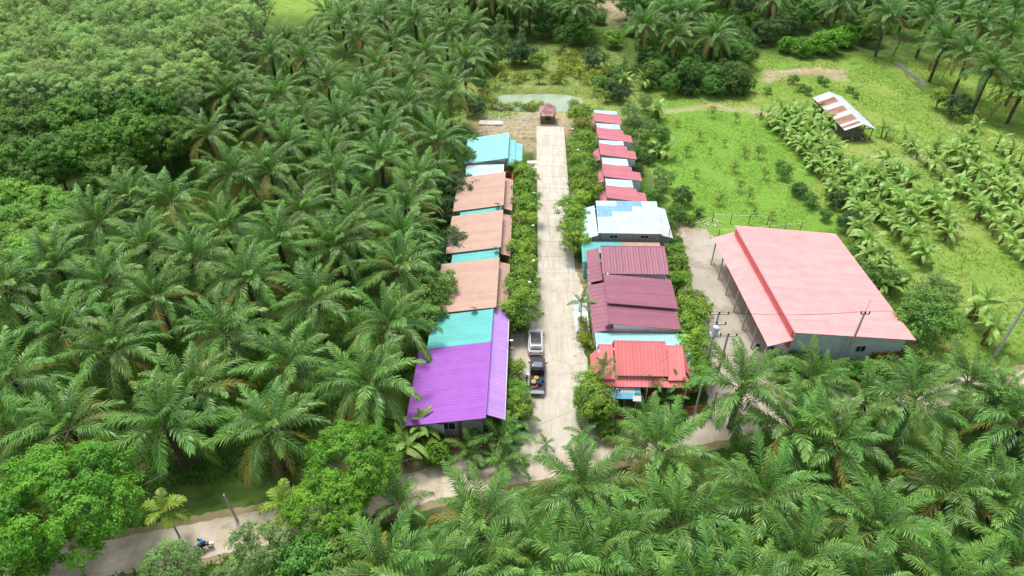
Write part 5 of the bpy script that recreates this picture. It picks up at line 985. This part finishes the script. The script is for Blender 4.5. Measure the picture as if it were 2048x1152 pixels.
MB().hexa([(-.64, 1.68, 1.13), (.64, 1.68, 1.13), (.64, 1.6, 1.1), (-.64, 1.6, 1.1), (-.56, 1.14, 1.68), (.56, 1.14, 1.68), (.56, 1.06, 1.64), (-.56, 1.06, 1.64)]).build('windscreen', carglass, pk)
MB().box(-.55, .55, -.02, .03, 1.2, 1.55).build('rear_window', carglass, pk)
MB().poly([(-.5, .16, 1.735), (.5, .16, 1.735), (.5, .92, 1.755), (-.5, .92, 1.755)]).build('roof_panel', mat('grey_roof_paint', (.16, .18, .2), .3), pk)
for s in (-1, 1):
    MB().box(s*.84-.05, s*.84+.05, -2.45, 0.0, .55, 1.08).build('bed_side', cargrey, pk); MB().hexa([(s*.745, .2, 1.12), (s*.745, 1.3, 1.12), (s*.7, 1.3, 1.12), (s*.7, .2, 1.12), (s*.69, .25, 1.6), (s*.69, 1.0, 1.6), (s*.64, 1.0, 1.6), (s*.64, .25, 1.6)]).build('side_window', carglass, pk)
    bevel(MB().box(s*1.0-.11, s*1.0+.11, 1.3, 1.42, 1.08, 1.26).build('wing_mirror', M['black'], pk), .03); MB().box(s*.82-.06, s*.82+.06, -2.49, -2.452, .7, 1.0).build('tail_light', redlamp, pk); MB().box(s*.6-.14, s*.6+.14, 2.5, 2.56, .66, .8).build('headlight', clearlamp, pk)
MB().box(-.78, .78, -2.45, -.03, .5, .6).build('bed_floor', bedliner, pk); MB().box(-.80, .80, -2.95, -2.46, .56, .63).build('tailgate', mat('tailgate_grey', (.25, .29, .3), .4), pk); MB().box(-.85, .85, -2.62, -2.47, .38, .52).build('rear_bumper', M['steel'], pk)
MB().tube([(-.74, -.25, 1.1), (-.7, -.2, 1.62), (.7, -.2, 1.62), (.74, -.25, 1.1)], .035, 6).build('roll_bar', M['black'], pk); wheels(pk, .8, (-1.45, 1.6), .37)
def onbed(x, y, z):
    c_, s_ = math.cos(pk.rotation_euler.z), math.sin(pk.rotation_euler.z); return (px+c_*x-s_*y, py+s_*x+c_*y, z+.05)
def lump(name, label, cat, loc, r, m, sq=(1, 1, .6), seed=0):
    g = random.Random(seed); t = thing(name, label, cat, loc, g.uniform(0, 3)); k_ = 12; S = []
    for i in range(8):
        a = math.pi*(i+.1)/7.2-math.pi/2; S.append([(r*sq[0]*math.cos(a)*math.cos(2*math.pi*j/k_)*g.uniform(.85, 1.1), r*sq[1]*math.cos(a)*math.sin(2*math.pi*j/k_)*g.uniform(.85, 1.1), r*sq[2]*(1+math.sin(a))) for j in range(k_)])
    MB().loft(S).build('sack', m, t, True); MB().tube([(0, 0, r*sq[2]*1.9), (.02, 0, r*sq[2]*2.25)], [.05, .08], 6).build('tied_neck', m, t); return t
lump('sack', 'yellow bundle in the pickup bed behind the cab', 'bundle', onbed(-.1, -.75, .6), .34, mat('yellow_cloth', (.6, .4, .06), .7), seed=3); lump('sack', 'pale straw coloured sack at the left side of the pickup bed', 'sack', onbed(-.42, -1.35, .6), .34, mat('straw_sack', (.55, .45, .3), .9), seed=5)
lump('sack', 'red bundle in the middle of the pickup bed', 'bundle', onbed(-.05, -1.95, .6), .2, mat('red_cloth', (.5, .03, .05), .7), seed=7); lump('sack', 'small pink and red bag near the tailgate on the left', 'bag', onbed(-.45, -2.15, .6), .2, mat('maroon_cloth', (.35, .05, .1), .7), seed=8)
for q_, (u_, v_, lb_) in enumerate(((1024, 741, 'white sack by the flower pots beside the lilac roof, leftmost'), (1031, 748, 'white sack by the flower pots beside the lilac roof, nearest the camera'), (1036, 740, 'white sack by the flower pots beside the lilac roof, rightmost'), (1023, 698, 'pale grey sack lying near the street lamp beside the lilac roof'))): lump('sack', lb_, 'sack', (*at(u_, v_), .05), .26, M['white'], seed=20+q_)
b = thing('bucket', 'blue bucket in the pickup bed against the right side', 'bucket', onbed(.6, -1.0, .6)); MB().loft([[(r*math.cos(a), r*math.sin(a), z) for a in np.linspace(0, 6.283, 14, endpoint=False)] for r, z in ((.13, 0), (.17, .32), (.15, .32), (.12, .05))]).build('pail', mat('blue_pail', (.03, .15, .55), .4), b); MB().tube([(-.16, 0, .3), (0, 0, .45), (.16, 0, .3)], .012, 4).build('handle', M['steel'], b)
# ------------------------------------------------------------------ people
skin = mat('skin', (.32, .17, .1), .6); hairm = mat('black_hair', (.012, .01, .01), .6)
def skinmesh(name, J, E, m, parent, root='pelvis', sub=1):
    """J: joint -> (position, radius); one continuous surface grown round the joints"""
    me = bpy.data.meshes.new(name); names = list(J); me.from_pydata([J[n][0] for n in names], [(names.index(a), names.index(b)) for a, b in E], []); o = bpy.data.objects.new(name, me); link(o, parent)
    me.materials.append(m); sk = o.modifiers.new('skin', 'SKIN'); sk.use_smooth_shade = True; lay = me.skin_vertices[0] if me.skin_vertices else None
    if lay is None: bpy.context.view_layer.update(); lay = me.skin_vertices[0]
    for i, n in enumerate(names): lay.data[i].radius = (J[n][1],)*2; lay.data[i].use_root = (n == root)
    s_ = o.modifiers.new('sub', 'SUBSURF'); s_.levels = s_.render_levels = sub; return o
def person(label, loc, rz, pose, shirt, trousers, hat=None, shoes=True, sc=1.0):
    """pose: dict of joints; the body is one surface, clothes and hair lie over it"""
    t = thing('person', label, 'person', loc, rz); t.scale = (sc,)*3; V_ = {k_: Vector(v) for k_, v in pose.items()}; p = V_
    J = {'pelvis': (p['pelvis'], .12), 'waist': (p['pelvis'].lerp(p['chest'], .5), .105), 'chest': (p['chest'], .135), 'neck': (p['neck'], .055), 'head': (p['head'], .085), 'crown_': (p['head']+(p['head']-p['neck']).normalized()*.1, .075)}
    E = [('pelvis', 'waist'), ('waist', 'chest'), ('chest', 'neck'), ('neck', 'head'), ('head', 'crown_')]
    for s in 'lr':
        J['sh'+s] = (p['sh'+s], .06); J['el'+s] = (p['el'+s], .042); J['wr'+s] = (p['wr'+s], .028); d = (p['wr'+s]-p['el'+s]).normalized(); J['palm'+s] = (p['wr'+s]+d*.07, .034)
        E += [('chest', 'sh'+s), ('sh'+s, 'el'+s), ('el'+s, 'wr'+s), ('wr'+s, 'palm'+s)]
        side = d.cross(Vector((0, 0, 1))); side = side.normalized() if side.length > .1 else Vector((1, 0, 0)); cu = d.cross(side)
        J['hip'+s] = (p['hip'+s], .09); J['kn'+s] = (p['kn'+s], .058); J['an'+s] = (p['an'+s], .038); J['toe'+s] = (p['toe'+s], .03); E += [('pelvis', 'hip'+s), ('hip'+s, 'kn'+s), ('kn'+s, 'an'+s), ('an'+s, 'toe'+s)]
    body = skinmesh('body', J, E, skin, t)
    hands = MB()
    for s in 'lr':
        d = (p['wr'+s]-p['el'+s]).normalized(); side = d.cross(Vector((0, 0, 1))); side = side.normalized() if side.length > .1 else Vector((1, 0, 0)); cu = d.cross(side); q = p['wr'+s]+d*.085
        for f, l in ((-1.5, .06), (-.5, .075), (.5, .07), (1.5, .055)): a = q+side*f*.018; hands.tube([a, a+d*l*.6+cu*.004, a+d*l+cu*.02], [.009, .008, .006], 5)
        a = q-d*.05+side*.03; hands.tube([a, a+side*.03+d*.03, a+side*.035+d*.06], [.011, .009, .007], 5)
    hands.build('fingers', skin, t)
    gr = .016
    SJ = {k_: (J[k_][0], J[k_][1]+gr) for k_ in ('pelvis', 'waist', 'chest', 'shl', 'shr')}; 
    for s in 'lr': SJ['up'+s] = (p['sh'+s].lerp(p['el'+s], .75), .058)
    skinmesh('shirt', SJ, [('pelvis', 'waist'), ('waist', 'chest'), ('chest', 'shl'), ('chest', 'shr'), ('shl', 'upl'), ('shr', 'upr')], shirt, t)
    TJ = {'pelvis': (J['pelvis'][0], .132)}; TE = []
    for s in 'lr':
        for a, ex in (('hip', .018), ('kn', .018)): TJ[a+s] = (J[a+s][0], J[a+s][1]+ex)
        TJ['cu'+s] = (p['kn'+s].lerp(p['an'+s], .85), .056); TE += [('pelvis', 'hip'+s), ('hip'+s, 'kn'+s), ('kn'+s, 'cu'+s)]
    skinmesh('trousers', TJ, TE, trousers, t)
    sh = MB()
    for s in 'lr': sh.tube([p['an'+s]+Vector((0, 0, -.05)), p['an'+s].lerp(p['toe'+s], .6)+Vector((0, 0, -.02)), p['toe'+s]+Vector((0, 0, -.005))], [.05, .05, .035], 8)
    sh.build('shoes', M['black'], t, True)
    up = (p['head']-p['neck']).normalized(); fw = Vector(pose.get('face', (0, 1, 0))).normalized(); c = p['head']+up*.045; rt = fw.cross(up)
    f = MB(); f.tube([c+fw*.085+up*.01, c+fw*.115-up*.025], [.012, .018], 5)
    for s in (-1, 1): f.ball(c+rt*s*.095-up*.01, .012, .02, .03, 6, 4)
    f.build('nose_and_ears', skin, t); e = MB()
    for s in (-1, 1): e.ball(c+fw*.088+rt*s*.035+up*.012, .012, .012, .008, 6, 4)
    e.build('eyes', hairm, t); MB().tube([c+fw*.09-up*.055-rt*.025, c+fw*.09-up*.055+rt*.025], .007, 5).build('mouth', mat('lips', (.3, .08, .06), .5) if 'lips' not in bpy.data.materials else bpy.data.materials['lips'], t)
    MB().ball(c-fw*.02+up*.03, .108, .112, .1, 10, 7).build('hair', hairm, t, True)
    if hat == 'cap': MB().ball(c+up*.07, .13, .13, .08, 12, 6).tube([c+up*.05, c+up*.065], [.2, .17], 14).build('hat', M['white'], t, True)
    if hat == 'helmet': MB().ball(c+up*.03-fw*.01, .145, .155, .14, 12, 8).build('helmet', M['black'], t, True)
    return t
STAND = dict(pelvis=(0, 0, .92), chest=(0, .02, 1.28), neck=(0, .02, 1.47), head=(0, .04, 1.58), shl=(-.19, .01, 1.4), elr=(.26, .1, 1.12), ell=(-.26, .1, 1.12), shr=(.19, .01, 1.4), wrl=(-.22, .32, 1.08), wrr=(.22, .32, 1.08), hipl=(-.1, 0, .86), hipr=(.1, 0, .86), knl=(-.11, .03, .47), knr=(.12, .02, .47), anl=(-.12, -.01, .09), anr=(.13, .0, .09), toel=(-.13, .16, .04), toer=(.15, .16, .04))
REACH = dict(STAND); REACH.update(wrl=(-.18, .42, 1.2), wrr=(.18, .45, 1.18), ell=(-.26, .18, 1.2), elr=(.26, .2, 1.18), chest=(0, .07, 1.27), neck=(0, .12, 1.45), head=(0, .17, 1.55))
BEND = dict(pelvis=(0, -.1, .88), chest=(0, .26, 1.0), neck=(0, .44, 1.02), head=(0, .54, .98), shl=(-.19, .36, 1.0), shr=(.19, .36, 1.0), ell=(-.22, .42, .72), elr=(.22, .45, .72), wrl=(-.16, .48, .48), wrr=(.16, .52, .5), hipl=(-.1, -.08, .84), hipr=(.1, -.08, .84), knl=(-.12, .02, .46), knr=(.12, .02, .46), anl=(-.12, -.06, .09), anr=(.13, -.02, .09), toel=(-.13, .12, .04), toer=(.15, .14, .04), face=(0, .3, -.9))
SITB = dict(pelvis=(0, 0, .2), chest=(0, .1, .52), neck=(0, .17, .7), head=(0, .22, .8), shl=(-.19, .12, .64), shr=(.19, .12, .64), ell=(-.27, .2, .4), elr=(.27, .22, .4), wrl=(-.15, .4, .38), wrr=(.14, .42, .4), hipl=(-.1, .04, .16), hipr=(.1, .04, .16), knl=(-.16, .42, .42), knr=(.17, .42, .42), anl=(-.14, .5, .08), anr=(.15, .5, .08), toel=(-.15, .64, .05), toer=(.16, .64, .05))
cl = lambda n, c: mat(n, c, .85, tuple(x*.8 for x in c), 6)
person('person in dark blue with a white hat reaching over the side of the pickup bed', (*at(1053, 770), .05), rad(-80), REACH, cl('navy_shirt', (.03, .05, .11)), cl('navy_trousers', (.02, .025, .05)), 'cap')
person('person in a greyish mauve shirt bending down beside the shrubs', (*at(1038, 771), .05), rad(70), BEND, cl('mauve_shirt', (.27, .22, .28)), cl('dark_trousers', (.03, .025, .03)))
person('person in a grey shirt standing at the edge of the lilac roof', (*at(1018, 766), .05), rad(-60), STAND, cl('grey_shirt', (.25, .25, .27)), cl('black_trousers', (.015, .015, .02)))
person('person in bright blue crouching in the pickup bed', onbed(.32, -1.75, .61), rad(25), SITB, cl('blue_shirt', (.05, .2, .55)), cl('blue_black_trousers', (.02, .03, .08)))
# motorcycle and rider on the lower track
mx_, my_ = at(409, 1098); MR = math.atan2(-3.8, -15.5)-math.pi/2
mc = thing('motorcycle', 'small white and dark motorcycle ridden along the lower track', 'motorcycle', (mx_, my_, .05), MR)
for y in (-.62, .62):
    w_ = MB(); k_ = 20
    for i in range(k_): pass
    R_ = .29; ring = [[((.045)*math.cos(q), y+(R_-.045*(1-math.sin(q)))*math.cos(a), .29+(R_-.045*(1-math.sin(q)))*math.sin(a)) for q in np.linspace(0, 6.283, 6, endpoint=False)] for a in np.linspace(0, 6.2832, k_+1)]
    w_.loft(ring, cap=False); ww = w_.build('wheel', M['rubber_tyre'], mc, True); sp_ = MB()
    for a in np.linspace(0, 6.283, 10, endpoint=False): sp_.tube([(0, y, .29), (0, y+.24*math.cos(a), .29+.24*math.sin(a))], .01, 4)
    sp_.tube([(-.05, y, .29), (.05, y, .29)], .05, 8).build('rim', M['steel'], ww)
MB().loft([[(a*w_, y, z+b*h_) for a, b in ((-1,-.6),(-.6,-1),(.6,-1),(1,-.6),(1,.6),(.6,1),(-.6,1),(-1,.6))] for y, z, w_, h_ in ((-.75, .72, .06, .05), (-.4, .66, .11, .12), (0, .5, .12, .16), (.25, .55, .09, .12), (.42, .8, .07, .1))]).build('body', M['black'], mc, True)
MB().loft([[(a*w_, y, z) for a, y in ((-1, .38), (1, .38), (.8, .52), (-.8, .52))] for z, w_ in ((.45, .16), (.7, .2), (1.0, .12))]).build('leg_shield', carwhite, mc); MB().hexa([(-.1, -.95, .7), (.1, -.95, .7), (.12, -.7, .6), (-.12, -.7, .6), (-.1, -.95, .78), (.1, -.95, .78), (.12, -.6, .78), (-.12, -.6, .78)]).build('tail', carwhite, mc)
MB().cbox((0, -.22, .8), .24, .75, .1).build('seat', M['black'], mc); MB().tube([(-.33, .3, 1.02), (-.1, .42, 1.0), (.1, .42, 1.0), (.33, .3, 1.02)], .02, 6).build('handlebar', M['steel'], mc); MB().tube([(0, .42, 1.0), (0, .62, .29)], .035, 6).build('fork', M['steel'], mc); MB().ball((0, .52, .92), .09, .07, .09, 8, 6).build('headlight', clearlamp, mc)
MB().tube([(.14, .1, .3), (.15, -.8, .36)], .04, 7).build('exhaust', M['steel'], mc)
RIDE = dict(pelvis=(0, -.22, .9), chest=(0, -.02, 1.22), neck=(0, .06, 1.4), head=(0, .1, 1.5), shl=(-.19, 0, 1.33), shr=(.19, 0, 1.33), ell=(-.3, .1, 1.1), elr=(.3, .1, 1.1), wrl=(-.3, .24, 1.04), wrr=(.3, .24, 1.04), hipl=(-.1, -.18, .88), hipr=(.1, -.18, .88), knl=(-.2, .2, .78), knr=(.2, .2, .78), anl=(-.17, .02, .36), anr=(.17, .02, .36), toel=(-.17, .17, .32), toer=(.17, .17, .32))
person('black haired person in a bright blue shirt riding the motorcycle', (mx_, my_, .05), MR, RIDE, cl('rider_blue_shirt', (.04, .22, .7)), cl('rider_trousers', (.02, .03, .1)))
# ------------------------------------------------------------------ labels that single out the plants of each row
def ordn(n):
    W_ = ['first','second','third','fourth','fifth','sixth','seventh','eighth','ninth','tenth','eleventh','twelfth','thirteenth','fourteenth','fifteenth','sixteenth','seventeenth','eighteenth','nineteenth','twentieth']
    return W_[n] if n < 20 else f'{n+1}th' if (n+1) % 10 not in (1, 2, 3) or (n+1) % 100 in (11, 12, 13) else f'{n+1}{("st","nd","rd")[(n+1) % 10-1]}'
tops = [o for o in C.objects if o.parent is None and 'label' in o.keys()]
def named(s): return [o for o in tops if o['label'] == s]
# plantation palms: rows running away from the houses, named by the roof they are level with
rank0 = None
BANDS = [(48, 'the near part of the purple roof'), (53, 'the middle of the purple roof'), (58, 'the turquoise rear roof'), (64, 'the near half of the lightest brown roof'), (70, 'the far half of the lightest brown roof'), (76, 'the near half of the middle brown roof'), (82, 'the far half of the middle brown roof'), (89, 'the farthest brown roof'), (96, 'the pale cyan roof'), (103, 'the turquoise roofed house'), (109, 'its far edge'), (117, 'the bare ground by the road end'), (126, 'the near pond bank'), (134, 'the pond'), (142, 'the far pond bank'), (151, 'the shrubs behind the pond'), (162, 'the conical trees'), (400, 'the wood behind the pond')]
pal = named('oil palm among its like in the dense plantation left of the village')
bn = {}
for o in pal:
    i = next(i for i, b_ in enumerate(BANDS) if o.location.y < b_[0]+2.5 or b_[0] == 400); bn.setdefault(i, []).append(o)
for i, L_ in bn.items():
    nm = BANDS[i][1] if BANDS[i][1] != 'its far edge' else 'the back of the turquoise roofed house'
    L_.sort(key=lambda o: -o.location.x); L_ = L_
    for j, o in enumerate(L_): o['label'] = f'plantation oil palm level with {nm}, {ordn(j)} going left'
def rank(old, new, key, rev=False):
    L_ = sorted(named(old), key=key, reverse=rev)
    for j, o in enumerate(L_): o['label'] = new.format(n=ordn(j))
X_ = lambda o: proj(*o.location)[0]; Y_ = lambda o: o.location.y
L_ = sorted(named('oil palm among its like below the track at the lower right'), key=X_)
for j, o in enumerate(L_): o['label'] = f'lower right plantation oil palm, {ordn(j)} from the left among the plain ones'
rank('tall oil palm in the grove along the far side of the meadow', 'tall oil palm of the far grove behind the meadow, {n} from the left', X_)
rank('rounded green tree in the left hedge row between road and houses', 'rounded tree of the left roadside hedge, {n} inner one from the near end', Y_)
rank('rounded green tree in the right hedge row beside the small red houses', 'rounded hedge tree beside the small red houses, {n} from the near end', Y_)
rank('rounded green tree of the right hedge beside the blue roofed house', 'rounded hedge tree beside the blue roofed house, {n} from the near end', Y_)
rank('leafy shrub in the strip between the maroon and pink houses and the yard', 'leafy shrub between maroon and pink houses and yard, {n} from the near end', Y_)
rank('shrubby tree in the strip between the small red houses and the lawn', 'shrubby tree between small red houses and lawn, {n} from the near end', Y_)
for a_, b_ in (('leafy shrub on the near bank of the pond', 'pale shrub on the near pond bank, {n} from the left'), ('leafy shrub on the far bank behind the pond', 'pale shrub behind the pond, {n} from the left'), ('dark shrub beside the pond clearing', 'dark shrub around the pond clearing, {n} from the left'), ('shrub along the front of the coral pink house', 'shrub along the front of the coral pink house, {n} from the left'), ('upright small shrub on the meadow behind the old shed', 'small upright shrub on the meadow behind the shed, {n} from the left'), ('low shrub near the head of the stained yard', 'low shrub at the head of the yard, {n} from the left'), ('shrub at the margin of the banana field', 'shrub at the banana field margin, {n} from the left'), ('small reddish sapling standing in the bright green lawn', 'small sapling in the bright green lawn, {n} from the left'), ('dark green spreading tree of the grove left of the plantation', 'dark green tree of the upper left grove, {n} from the left'), ('light green young rubber tree in the patch at the left picture edge', 'light green young tree of the left edge patch, {n} from the left'), ('shrub growing in front of the pink warehouse wall', 'shrub in front of the pink warehouse wall, {n} from the left'), ('shrub at the foot of the purple house', 'shrub at the foot of the purple house, {n} from the left'), ('dark bush of the thicket under the tall palms behind the lawn', 'bush of the thicket under the tall palms behind the lawn, {n} from the left'), ('dark tree of the wood behind the pond', 'dark tree of the wood behind the pond, {n} from the left'), ('green tree of the mixed wood behind the meadow', 'tree of the mixed wood behind the meadow, {n} from the left'), ('shrub in the planting strip in front of the maroon house', 'shrub in the strip before the maroon house, {n} from the left'), ('low shrub under the near end of the left hedge', 'low shrub under the near end of the left hedge, {n} from the left'), ('banana plant in the rows between the green lawn and the old shed', 'banana plant of the rows between lawn and old shed, {n} from the left')): rank(a_, b_, X_)
L_ = sorted(named('banana plant in the long rows of the right hand banana field'), key=Y_); nrow = 0
while L_:
    y0 = L_[0].location.y; R_ = sorted([o for o in L_ if o.location.y < y0+4.2], key=X_); L_ = [o for o in L_ if o.location.y >= y0+4.2]
    for j, o in enumerate(R_): o['label'] = f'banana plant of the right field, {ordn(nrow)} band from the near side, {ordn(j)} from the left'
    nrow += 1
L_ = sorted(named('pale green rubber tree among its like in the rubber plantation at upper left'), key=Y_); nrow = 0
while L_:
    y0 = L_[0].location.y; R_ = sorted([o for o in L_ if o.location.y < y0+4.4], key=X_, reverse=True); L_ = [o for o in L_ if o.location.y >= y0+4.4]
    for j, o in enumerate(R_): o['label'] = f'pale rubber tree, {ordn(nrow)} row from the near side, {ordn(j)} from the palms'
    nrow += 1
